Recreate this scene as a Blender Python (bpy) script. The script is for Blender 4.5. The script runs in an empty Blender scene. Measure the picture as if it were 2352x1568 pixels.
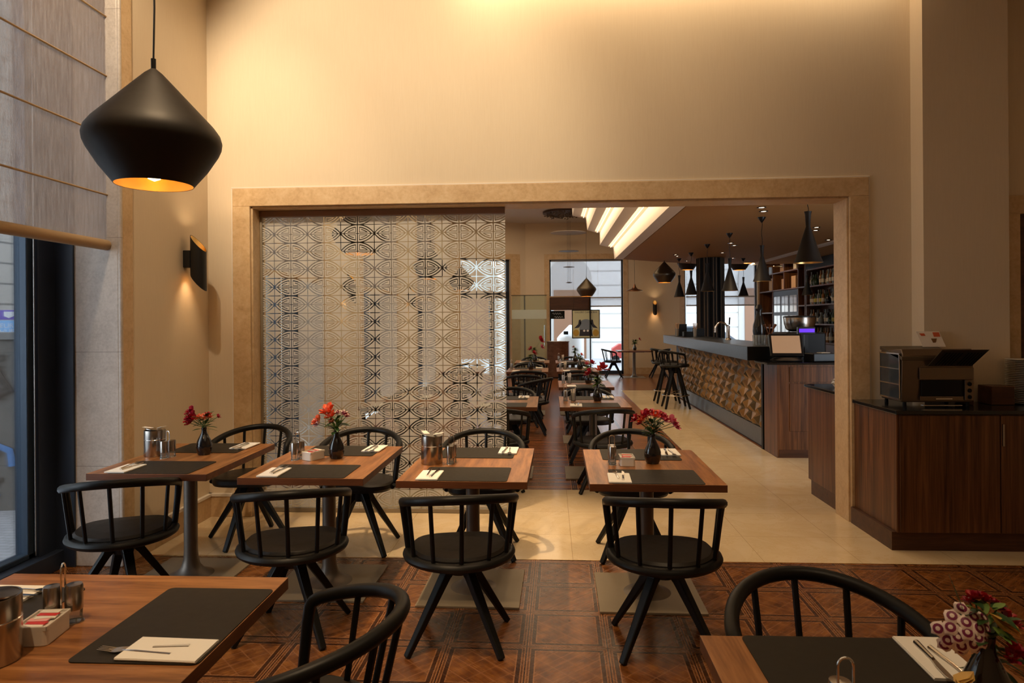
import bpy, math, random
from mathutils import Matrix, Vector
random.seed(7)
C = bpy.context.scene
COL = C.collection
pi, sin, cos, R = math.pi, math.sin, math.cos, math.radians

# ------------------------------------------------------------------ camera, sky, exposure, large lights
cam = bpy.data.objects.new('camera', bpy.data.cameras.new('camera'))
COL.objects.link(cam)
cam.data.sensor_width = 36.0
cam.data.lens = 24.0
cam.data.shift_y = -47.8 / 2352
cam.data.clip_end = 200
cam.matrix_world = Matrix.Translation((0, 0, 1.577)) @ Matrix.Rotation(.0563, 4, 'Z') @ Matrix.Rotation(pi / 2, 4, 'X') @ Matrix.Rotation(-.0071, 4, 'Z')
cam.data.dof.use_dof = True
cam.data.dof.focus_distance = 4.6
cam.data.dof.aperture_fstop = 9.0
C.camera = cam
C.view_settings.view_transform = 'Standard'
C.view_settings.look = 'None'
C.view_settings.exposure = 0.0
C.view_settings.gamma = 1.0
C.view_settings.use_curve_mapping = False
W = bpy.data.worlds.new('sky')
C.world = W
W.use_nodes = True
W.node_tree.nodes['Background'].inputs['Color'].default_value = (.80, .90, 1.0, 1)
W.node_tree.nodes['Background'].inputs['Strength'].default_value = 4.4
WARM = (1.0, .70, .40)
WARM2 = (1.0, .74, .46)


def area(name, loc, rot, sx, sy, power, color=WARM, spread=180):
    d = bpy.data.lights.new(name, 'AREA')
    d.shape = 'RECTANGLE'
    d.size, d.size_y, d.energy, d.color = sx, sy, power, color
    d.spread = R(spread)
    o = bpy.data.objects.new(name, d)
    o.location, o.rotation_euler = loc, rot
    COL.objects.link(o)
    return o


def spot(name, loc, target, power, ang, blend=.5, color=WARM, size=.04):
    d = bpy.data.lights.new(name, 'SPOT')
    d.energy, d.color, d.spot_size, d.spot_blend, d.shadow_soft_size = power, color, R(ang), blend, size
    o = bpy.data.objects.new(name, d)
    o.location = loc
    o.rotation_euler = (Vector(target) - Vector(loc)).to_track_quat('-Z', 'Y').to_euler()
    COL.objects.link(o)
    return o


def point(name, loc, power, color=WARM, size=.03):
    d = bpy.data.lights.new(name, 'POINT')
    d.energy, d.color, d.shadow_soft_size = power, color, size
    o = bpy.data.objects.new(name, d)
    o.location = loc
    COL.objects.link(o)
    return o


# ceiling cove along the dividing wall, added broad fill under both ceilings
area('cove_light', (1.0, 5.22, 4.34), (R(22), 0, 0), 3.4, .12, 15, WARM2)
area('ceiling_fill', (-.3, 1.6, 4.35), (0, 0, 0), 5.0, 3.0, 26, WARM2)  # added general fill, no fixture of this size hangs here
spot('wall_spot', (-2.05, 2.9, 4.3), (-1.45, 5.43, 3.25), 330, 70, .6, (1.0, .80, .56))
spot('wall_spot', (-2.3, 3.2, 4.3), (-2.79, 5.0, 2.6), 110, 80, .8, (1.0, .80, .56))
spot('wall_spot', (.3, 2.9, 4.3), (.1, 5.43, 3.2), 85, 85, 1.0, WARM2)
spot('marble_spot', (-1.15, 4.55, 4.3), (-.65, 4.75, 0), 420, 44, .6, size=.03)
spot('marble_spot', (.9, 4.5, 4.3), (.6, 4.7, 0), 60, 46, .6, size=.03)
spot('marble_spot', (1.6, 4.2, 4.3), (1.2, 4.9, 0), 45, 60, .8)
spot('table_spot', (-1.2, 2.2, 4.3), (-1.4, 3.6, .7), 230, 56, .7)
spot('table_spot', (.6, 2.4, 4.3), (.4, 3.8, .7), 150, 46, .7)
spot('table_spot', (-1.3, .8, 4.3), (-1.2, 1.8, .7), 210, 50, .7)
spot('table_spot', (.9, .9, 4.3), (.8, 1.6, .7), 70, 45, .7)
area('ceiling_fill', (-1.0, 9.0, 4.30), (0, 0, 0), 2.6, 5.0, 60, WARM2)  # added fill for the back room, no fixture
area('ceiling_fill', (-.2, 16.0, 4.30), (0, 0, 0), 3.6, 5.0, 95, WARM2)
for (x, y, z, rz, w, h_, p) in ((-3.50, 3.18, 2.0, -90, 2.1, 3.8, 70), (-3.50, 7.1, 2.0, -90, 2.1, 3.8, 12),
                                (-3.50, 11.1, 2.0, -90, 2.1, 3.8, 12), (-3.50, 15.2, 2.0, -90, 2.1, 3.8, 12),
                                (1.05, 20.6, 1.6, 180, 2.1, 3.0, 48), (4.8, 20.6, 1.6, 180, 1.8, 3.0, 22)):
    # light portals: they emit nothing, they only guide the sky light through each window
    area('window_portal', (x, y, z), (R(90), 0, R(rz)), w, h_, 1, (1, 1, 1)).data.cycles.is_portal = True


# ------------------------------------------------------------------ node helpers
class N:
    def __init__(s, name):
        s.m = bpy.data.materials.new(name)
        s.m.use_nodes = True
        s.t = s.m.node_tree
        s.b = s.t.nodes['Principled BSDF']
        s.out = s.t.nodes['Material Output']

    def new(s, typ, **kw):
        n = s.t.nodes.new(typ)
        for k, v in kw.items():
            setattr(n, k, v)
        return n

    def link(s, a, b):
        s.t.links.new(a, b)

    def put(s, sock, v):
        if isinstance(v, X):
            v = v.s
        if hasattr(v, 'is_linked') or hasattr(v, 'links'):
            s.t.links.new(v, sock)
        else:
            sock.default_value = v

    def math(s, op, *a):
        n = s.new('ShaderNodeMath', operation=op)
        for i, v in enumerate(a):
            s.put(n.inputs[i], v)
        return X(s, n.outputs[0])

    def coords(s, kind='Object', rot=0, off=(0, 0, 0)):
        tc = s.new('ShaderNodeTexCoord')
        mp = s.new('ShaderNodeMapping')
        mp.inputs['Rotation'].default_value = (0, 0, rot)
        mp.inputs['Location'].default_value = off
        s.link(tc.outputs[kind], mp.inputs['Vector'])
        return mp.outputs[0]

    def sep(s, v):
        n = s.new('ShaderNodeSeparateXYZ')
        s.link(v, n.inputs[0])
        return [X(s, n.outputs[i]) for i in range(3)]

    def comb(s, x, y, z):
        n = s.new('ShaderNodeCombineXYZ')
        for i, v in enumerate((x, y, z)):
            s.put(n.inputs[i], v)
        return n.outputs[0]

    def noise(s, vec, scale, detail=3, rough=.5, dist=0, stretch=None):
        if stretch:
            mp = s.new('ShaderNodeMapping')
            mp.inputs['Scale'].default_value = stretch
            s.link(vec, mp.inputs['Vector'])
            vec = mp.outputs[0]
        n = s.new('ShaderNodeTexNoise')
        s.link(vec, n.inputs['Vector'])
        n.inputs['Scale'].default_value = scale
        n.inputs['Detail'].default_value = detail
        n.inputs['Roughness'].default_value = rough
        n.inputs['Distortion'].default_value = dist
        return X(s, n.outputs['Fac'])

    def ramp(s, fac, stops):
        n = s.new('ShaderNodeValToRGB')
        s.put(n.inputs[0], fac)
        e = n.color_ramp.elements
        while len(e) < len(stops):
            e.new(.5)
        for k, (p, c) in enumerate(stops):
            e[k].position = p
            e[k].color = (*c, 1) if len(c) == 3 else c
        return n.outputs[0]

    def mix(s, fac, a, b):
        n = s.new('ShaderNodeMix', data_type='RGBA')
        s.put(n.inputs[0], fac)
        for k, v in ((6, a), (7, b)):
            if isinstance(v, tuple):
                n.inputs[k].default_value = (*v, 1)
            else:
                s.put(n.inputs[k], v)
        return n.outputs[2]

    def bump(s, h, strength=.2, dist=.01):
        n = s.new('ShaderNodeBump')
        n.inputs['Strength'].default_value = strength
        n.inputs['Distance'].default_value = dist
        s.put(n.inputs['Height'], h)
        s.link(n.outputs[0], s.b.inputs['Normal'])

    def base(s, c):
        if isinstance(c, tuple):
            s.b.inputs['Base Color'].default_value = (*c, 1)
        else:
            s.put(s.b.inputs['Base Color'], c)


class X:
    def __init__(s, n, sock):
        s.n, s.s = n, sock

    def __add__(s, o): return s.n.math('ADD', s, o)
    def __sub__(s, o): return s.n.math('SUBTRACT', s, o)
    def __rsub__(s, o): return s.n.math('SUBTRACT', o, s)
    def __mul__(s, o): return s.n.math('MULTIPLY', s, o)
    def __truediv__(s, o): return s.n.math('DIVIDE', s, o)
    def __lt__(s, o): return s.n.math('LESS_THAN', s, o)
    def __gt__(s, o): return s.n.math('GREATER_THAN', s, o)
    def __and__(s, o): return s.n.math('MULTIPLY', s, o)
    def __or__(s, o): return s.n.math('MAXIMUM', s, o)
    def abs(s): return s.n.math('ABSOLUTE', s)
    def fr(s): return s.n.math('FRACT', s)
    def fl(s): return s.n.math('FLOOR', s)
    def sqrt(s): return s.n.math('SQRT', s)
    def min(s, o): return s.n.math('MINIMUM', s, o)
    def max(s, o): return s.n.math('MAXIMUM', s, o)


MAT = {}


def plain(name, c, rough=.5, metal=0, spec=.5, emit=None, estr=0, coat=0):
    n = N(name)
    n.base(c)
    n.b.inputs['Roughness'].default_value = rough
    n.b.inputs['Metallic'].default_value = metal
    n.b.inputs['Specular IOR Level'].default_value = spec
    n.b.inputs['Coat Weight'].default_value = coat
    v = n.coords()
    f = n.noise(v, 35, 2)
    n.put(n.b.inputs['Roughness'], f * .08 + (rough - .04))
    if emit:
        n.b.inputs['Emission Color'].default_value = (*emit, 1)
        n.b.inputs['Emission Strength'].default_value = estr
    MAT[name] = n.m
    return n


def wood(name, dark, mid, light, axis, rough=.35, scale=1.0, spec=.4):
    n = N(name)
    v = n.coords()
    st = {'x': (1.2, 14, 14), 'y': (14, 1.2, 14), 'z': (24, 24, .7)}[axis]
    f = n.noise(v, 1.6 * scale, 5, .6, .6, st)
    g = n.noise(v, 9 * scale, 3, .6, .2, st)
    h = f * .75 + g * .25
    n.base(n.ramp(h, ((.36, dark), (.5, mid), (.64, light))))
    n.b.inputs['Roughness'].default_value = rough
    n.b.inputs['Specular IOR Level'].default_value = spec
    n.bump(h, .05, .002)
    MAT[name] = n.m
    return n


# ------------------------------------------------------------------ materials
n = N('wall_fabric')
v = n.coords()
f = n.noise(v, 60, 2, .6, 0, (3, 3, .12))
g = n.noise(v, 1.2, 2)
n.base(n.ramp(f * .45 + g * .55, ((.3, (.68, .555, .395)), (.7, (.73, .61, .445)))))
n.b.inputs['Roughness'].default_value = .75
n.b.inputs['Specular IOR Level'].default_value = .2
MAT['wall'] = n.m

n = N('honed_stone_trim')
v = n.coords()
f = n.noise(v, 7, 8, .7, .8)
g = n.noise(v, 40, 4, .6)
n.base(n.ramp(f * .65 + g * .35, ((.3, (.46, .29, .14)), (.5, (.60, .41, .22)), (.7, (.70, .52, .31)))))
n.b.inputs['Roughness'].default_value = .4
MAT['trim'] = n.m

n = N('limestone')
v = n.coords()
f = n.noise(v, 5, 8, .7, 1.0)
g = n.noise(v, 60, 4, .6)
z = n.sep(v)[2]
j = ((z * 1.35 + .62).fr() - .5).abs() < .003
col = n.ramp(f * .6 + g * .4, ((.3, (.40, .34, .29)), (.55, (.58, .51, .45)), (.75, (.66, .60, .54))))
n.base(n.mix(j, col, (.34, .29, .25)))
n.b.inputs['Roughness'].default_value = .45
MAT['limestone'] = n.m

n = N('polished_marble')
v = n.coords()
f = n.noise(v, 2.2, 8, .65, 1.8)
g = n.noise(v, 9, 6, .7, .8)
x, y, z = n.sep(v)
col = n.ramp(f, ((.30, (.70, .55, .34)), (.485, (.76, .62, .41)), (.50, (.68, .52, .32)), (.515, (.77, .63, .42)), (.7, (.80, .67, .47))))
h_ = n.noise(v, 1.1, 3, .6, .5)
col = n.mix(g * .55, col, (.66, .48, .27))
col = n.mix(n.ramp(h_, ((.4, (0, 0, 0)), (.7, (.5, .5, .5)))), col, (.60, .43, .24))
j = (((x / .62 + .28).fr() - .5).abs() < .0025) | (((y / .60 + .1).fr() - .5).abs() < .0025)
n.base(n.mix(j, col, (.42, .30, .17)))
n.b.inputs['Roughness'].default_value = .13
MAT['marble'] = n.m

# inlaid parquet of the front room: square panels, triple borders, a diamond lattice inside
n = N('inlaid_parquet')
v = n.coords(rot=.014)
x, y, z = n.sep(v)
S = .3877
u = (x + .171 + S * 40) / S
w = (y - 3.301 + S * 40) / S
iu, iw = u.fl(), w.fl()
u, w = u.fr(), w.fr()
du, dw = u.min(1 - u), w.min(1 - w)
d = du.min(dw)
light = ((d - .016).abs() < .006) | ((d - .050).abs() < .005) | ((d - .112).abs() < .006)
dark = ((d - .080).abs() < .022) | (d < .008)
inner = d > .115
lat = ((((u + w) * 3.0).fr() - .5).abs() < .028) | ((((u - w) * 3.0 + 9).fr() - .5).abs() < .028)
lat = lat & inner
seg = (iu * .37 + iw * .61 + ((u + w) * 3.0).fl() * .23 + ((u - w) * 3.0 + 9).fl() * .41).fr()
flip = ((iu + iw) / 2).fr() * 4 - 1
gr = n.noise(n.comb((x + flip * y) * 1.6 + iu * 3.1, (x - flip * y) * 26, iw * 1.7), 1.5, 4, .6, .3)
gr2 = n.noise(n.comb(x * 9, y * 9, 0), 2, 2)
basec = n.ramp(gr * .34 + seg * .14 + gr2 * .52, ((.28, (.070, .020, .005)), (.5, (.165, .056, .013)), (.72, (.30, .115, .028))))
c = n.mix((d < .112) * .45, basec, (.045, .014, .005))
c = n.mix(dark * .75, c, (.028, .009, .004))
c = n.mix(light * .8, c, (.36, .16, .07))
c = n.mix(lat * .5, c, (.36, .16, .07))
n.base(c)
n.put(n.b.inputs['Roughness'], gr * .14 + .20)
n.b.inputs['Specular IOR Level'].default_value = .45
MAT['parquet'] = n.m

n = N('strip_parquet')
v = n.coords()
x, y, z = n.sep(v)
row = (y / .07).fl()
blk = (x / .388 + .44)
jog = (row * .618).fr()
t = n.noise(n.comb(x * 3, y * 26, row * 3.3), 1.4, 3, .5)
c = n.ramp(jog * .35 + t * .65, ((.25, (.12, .034, .010)), (.5, (.24, .078, .022)), (.75, (.36, .14, .045))))
jl = ((y / .07).fr() < .07)
c = n.mix(jl, c, (.07, .02, .008))
b2 = (x / .776 + .22 + 20).fr()
tri = ((b2 - .5).abs() < .006) | (((b2 - .5).abs() - .022).abs() < .006)
c = n.mix(tri, c, (.02, .008, .004))
c = n.mix(((b2 - .5).abs() - .04).abs() < .004, c, (.36, .17, .08))
n.base(c)
n.put(n.b.inputs['Roughness'], t * .1 + .17)
MAT['strip'] = n.m

wood('walnut_top', (.17, .062, .018), (.33, .135, .042), (.46, .21, .078), 'y', .3)
wood('walnut_edge', (.09, .030, .012), (.13, .045, .018), (.17, .062, .024), 'x', .35)
wood('cabinet_wood', (.050, .018, .006), (.12, .045, .015), (.21, .085, .030), 'z', .38, .8)
wood('cabinet_base', (.045, .016, .007), (.075, .027, .011), (.10, .038, .016), 'x', .4)
wood('stand_wood', (.09, .035, .020), (.14, .06, .036), (.19, .09, .055), 'x', .35)
plain('black_wood', (.006, .0058, .0055), .42, 0, .25)
plain('black_leather', (.016, .0125, .010), .45, 0, .22)
plain('black_metal', (.006, .006, .007), .35, .3)
plain('black_lamp', (.014, .011, .009), .52, 0, .35)
plain('bronze_lamp', (.12, .095, .065), .36, .75)
plain('gold', (.74, .50, .19), .32, 1.0)
plain('copper_lamp', (.25, .12, .07), .3, 1.0)
plain('brushed_base', (.27, .215, .145), .45, .35)
plain('column_steel', (.15, .12, .095), .42, .5)
plain('steel', (.42, .38, .34), .24, 1.0)
plain('toaster_steel', (.20, .15, .11), .32, .9)
plain('chrome', (.75, .73, .70), .12, 1.0)
plain('placemat', (.026, .021, .015), .6, 0, .2)
plain('black_glaze', (.006, .006, .008), .10, 0, .6, coat=.3)
plain('white_glaze', (.72, .66, .58), .2)
plain('napkin', (.93, .90, .84), .85, 0, .2)
plain('paper', (.80, .74, .66), .8, 0, .2)
plain('red_paper', (.62, .03, .03), .6)
plain('pink_paper', (.80, .38, .36), .6)
plain('black_stone', (.008, .008, .009), .12, 0, .6)
plain('bar_steel', (.075, .085, .10), .30, .8)
plain('bar_black', (.004, .004, .0045), .5, 0, .25)
plain('window_frame', (.022, .030, .050), .38, .1, .5)
plain('frame_blue', (.035, .055, .085), .3, .4, .5)
plain('ceiling_paint', (.62, .56, .48), .85, 0, .1)
plain('soffit_paint', (.40, .215, .085), .8, 0, .1)
plain('cove_paint', (.74, .66, .56), .8, 0, .1)
plain('facade_stone', (.74, .73, .70), .85, 0, .1)
plain('facade_grey', (.48, .47, .45), .85, 0, .1)
plain('facade_dark', (.22, .22, .22), .85, 0, .1)  # dark grey of stone joints, coping and sign posts
plain('facade_left', (.50, .48, .45), .85, 0, .1)
plain('brown_frame', (.22, .11, .06), .5)
plain('dark_glass', (.03, .04, .05), .08, 0, .6)
plain('concrete', (.14, .14, .135), .9, 0, .1)
plain('graffiti_black', (.015, .015, .015), .6)
plain('graffiti_blue', (.06, .20, .48), .6)
plain('sign_blue', (.22, .48, .85), .5, emit=(.22, .48, .85), estr=.35)
plain('sign_purple', (.14, .09, .50), .5, emit=(.14, .09, .50), estr=.35)
plain('sign_white', (.85, .88, .95), .5)
plain('leaf', (.022, .065, .012), .5)
plain('leaf_light', (.14, .24, .04), .5)
plain('stem', (.06, .13, .03), .5)
plain('petal_red', (.48, .012, .018), .5)
plain('petal_crimson', (.36, .01, .04), .5)
plain('petal_orange', (.80, .11, .03), .5)
plain('petal_coral', (.85, .25, .13), .5)
plain('petal_pink', (.82, .22, .32), .5)
plain('petal_pale', (.90, .74, .68), .5)
plain('petal_plum', (.20, .010, .07), .5)
plain('petal_yellow', (.80, .50, .12), .5)
plain('sconce_black', (.008, .008, .008), .4)
plain('bulb', (1, .85, .6), .4, emit=(1.0, .72, .36), estr=14)
plain('down_glow', (1, .85, .7), .4, emit=(1.0, .80, .58), estr=9)
plain('led', (1, .85, .6), .4, emit=(1.0, .76, .45), estr=3)
plain('screen', (.3, .22, .16), .15, emit=(1.0, .52, .24), estr=.22)  # warm emission stands in for light reflected in the till display
plain('purple_led', (.1, .02, .4), .3, emit=(.10, .02, .75), estr=1.2)
plain('bottle_green', (.020, .045, .02), .1, 0, .6)
plain('bottle_clear', (.16, .18, .18), .08, 0, .7)
plain('bottle_amber', (.20, .08, .02), .1, 0, .6)
plain('bottle_dark', (.010, .010, .012), .1, 0, .6)
plain('label_cream', (.62, .55, .42), .6)
plain('label_yellow', (.60, .50, .10), .6)
plain('box_tan', (.55, .34, .18), .7)
plain('column_bronze', (.10, .060, .030), .45, .3, .3)
plain('column_dark', (.007, .005, .004), .55, 0, .2)
plain('white_paint', (.85, .87, .90), .4)
plain('poster_cream', (.66, .68, .46), .6)
plain('poster_blue', (.22, .28, .38), .6)
plain('poster_dark', (.03, .035, .06), .6)
plain('poster_gold', (.55, .36, .06), .6)
plain('card_white', (.82, .72, .60), .5)
plain('card_red', (.60, .10, .03), .5)
plain('car_red', (.50, .08, .07), .3)
plain('car_dark', (.03, .04, .06), .15)
plain('coffee', (.05, .02, .01), .5)
plain('wicker', (.45, .30, .16), .7)
plain('ornament', (.12, .08, .05), .6)

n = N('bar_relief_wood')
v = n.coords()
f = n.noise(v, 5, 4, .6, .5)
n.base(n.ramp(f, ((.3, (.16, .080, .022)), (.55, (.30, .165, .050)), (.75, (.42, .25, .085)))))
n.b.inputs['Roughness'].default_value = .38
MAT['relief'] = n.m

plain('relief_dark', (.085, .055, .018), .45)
n = N('street_paving')
v = n.coords()
br = n.new('ShaderNodeTexBrick')
n.link(v, br.inputs['Vector'])
br.inputs['Color1'].default_value = (.38, .39, .42, 1)
br.inputs['Color2'].default_value = (.46, .47, .50, 1)
br.inputs['Mortar'].default_value = (.12, .12, .13, 1)
br.inputs['Scale'].default_value = 4
br.inputs['Mortar Size'].default_value = .012
n.base(br.outputs['Color'])
n.b.inputs['Roughness'].default_value = .8
MAT['paving'] = n.m


def see_through(name, tint, gloss, rough=.02, dens=0.0, dcol=(.8, .85, .8)):
    n = N(name)
    tr = n.new('ShaderNodeBsdfTransparent')
    tr.inputs[0].default_value = (*tint, 1)
    gl = n.new('ShaderNodeBsdfGlossy')
    gl.inputs['Roughness'].default_value = rough
    lw = n.new('ShaderNodeLayerWeight')
    lw.inputs[0].default_value = .25
    mx = n.new('ShaderNodeMixShader')
    n.put(mx.inputs[0], X(n, lw.outputs['Fresnel']) * gloss)
    n.link(tr.outputs[0], mx.inputs[1])
    n.link(gl.outputs[0], mx.inputs[2])
    last = mx
    if dens:
        df = n.new('ShaderNodeBsdfDiffuse')
        df.inputs[0].default_value = (*dcol, 1)
        m2 = n.new('ShaderNodeMixShader')
        m2.inputs[0].default_value = dens
        n.link(mx.outputs[0], m2.inputs[1])
        n.link(df.outputs[0], m2.inputs[2])
        last = m2
    n.link(last.outputs[0], n.out.inputs[0])
    MAT[name] = n.m


see_through('pane', (.97, .98, .98), .8)
see_through('glass_greenish', (.80, .84, .74), .8, dens=.12)
see_through('crystal', (.85, .85, .85), 1.0, dens=.10)
see_through('frost_band', (.9, .95, .92), .5, dens=.45)

# woven blind: cords with gaps between, sewn ribs
n = N('woven_blind')
v = n.coords()
x, y, z = n.sep(v)
wob = n.noise(n.comb(0, y * 6, z * 9), 3, 2)
cord = ((y / .0105 + wob * 1.6).fr() - .5).abs() < .34
knot = n.noise(n.comb(0, y * 95, z * 18), 1, 1) > .60
rib = (((z - 2.41) / .385 + 10.5).fr() - .5).abs() < .014
opq = (cord | knot) | rib
col = n.ramp(n.noise(n.comb(0, y * 30, z * 3), 2, 3), ((.3, (.42, .32, .26)), (.7, (.60, .50, .43))))
col = n.mix(rib, col, (.50, .38, .24))
df = n.new('ShaderNodeBsdfDiffuse')
n.link(col, df.inputs[0])
tl = n.new('ShaderNodeBsdfTranslucent')
n.link(col, tl.inputs[0])
m1 = n.new('ShaderNodeMixShader')
m1.inputs[0].default_value = .5
n.link(df.outputs[0], m1.inputs[1])
n.link(tl.outputs[0], m1.inputs[2])
tr = n.new('ShaderNodeBsdfTransparent')
m2 = n.new('ShaderNodeMixShader')
n.put(m2.inputs[0], opq * .38 + .20)
n.link(tr.outputs[0], m2.inputs[1])
n.link(m1.outputs[0], m2.inputs[2])
n.link(m2.outputs[0], n.out.inputs[0])
MAT['blind'] = n.m

see_through('roller_screen', (.82, .82, .84), .1, dens=.25, dcol=(.8, .8, .82))

# etched glass partition: frosted ground with clear fretwork lines
n = N('etched_glass')
v = n.coords()
x, y, z = n.sep(v)
PW, PH = .2823, .1460
px = ((x + .0395 + PW * 40) / PW).fr() - .5
pz = ((z - .045 + PH * 40) / PH).fr() - .5
ax, az = px.abs() * PW, pz.abs() * PH
a_, b_ = PW / 2, PH / 2
RR = (a_ * a_ + b_ * b_) / (2 * b_)
zz = az + (RR - b_)
dd = ((ax * ax + zz * zz).sqrt()) - RR
L = (ax < .0046) | (az < .0029) | (ax > (a_ - .0040)) | (az > (b_ - .0034))
L = L | (dd.abs() < .0047)
far_in = ax > .0132
L = L | (((dd + .0198).abs() < .0044) & far_in)
L = L | (((ax - .0163).abs() < .0031) & (dd < -.0165) & (az > .0085))
L = L | (((az - .0112).abs() < .0027) & (ax > .0135) & (dd < -.0325))
L = L | (((dd + .0355).abs() < .0036) & (ax > .0300) & (az > .0085))
fill = n.new('ShaderNodeBsdfDiffuse')
fill.inputs[0].default_value = (.72, .68, .61, 1)
ftl = n.new('ShaderNodeBsdfTranslucent')
ftl.inputs[0].default_value = (.75, .73, .69, 1)
fm = n.new('ShaderNodeMixShader')
fm.inputs[0].default_value = .45
n.link(fill.outputs[0], fm.inputs[1])
n.link(ftl.outputs[0], fm.inputs[2])
fg = n.new('ShaderNodeBsdfGlossy')
fg.inputs['Roughness'].default_value = .18
fm2 = n.new('ShaderNodeMixShader')
fm2.inputs[0].default_value = .06
n.link(fm.outputs[0], fm2.inputs[1])
n.link(fg.outputs[0], fm2.inputs[2])
ft = n.new('ShaderNodeBsdfTransparent')
fm3 = n.new('ShaderNodeMixShader')
fm3.inputs[0].default_value = .12
n.link(fm2.outputs[0], fm3.inputs[1])
n.link(ft.outputs[0], fm3.inputs[2])
ct = n.new('ShaderNodeBsdfTransparent')
ct.inputs[0].default_value = (.93, .95, .93, 1)
cg = n.new('ShaderNodeBsdfGlossy')
cg.inputs['Roughness'].default_value = .01
lw = n.new('ShaderNodeLayerWeight')
lw.inputs[0].default_value = .3
cm = n.new('ShaderNodeMixShader')
n.put(cm.inputs[0], X(n, lw.outputs['Fresnel']) * .5)
n.link(ct.outputs[0], cm.inputs[1])
n.link(cg.outputs[0], cm.inputs[2])
# a clear margin near the bottom rail
mm = n.new('ShaderNodeMixShader')
n.put(mm.inputs[0], L)
n.link(fm3.outputs[0], mm.inputs[1])
n.link(cm.outputs[0], mm.inputs[2])
n.link(mm.outputs[0], n.out.inputs[0])
MAT['etched'] = n.m


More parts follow.
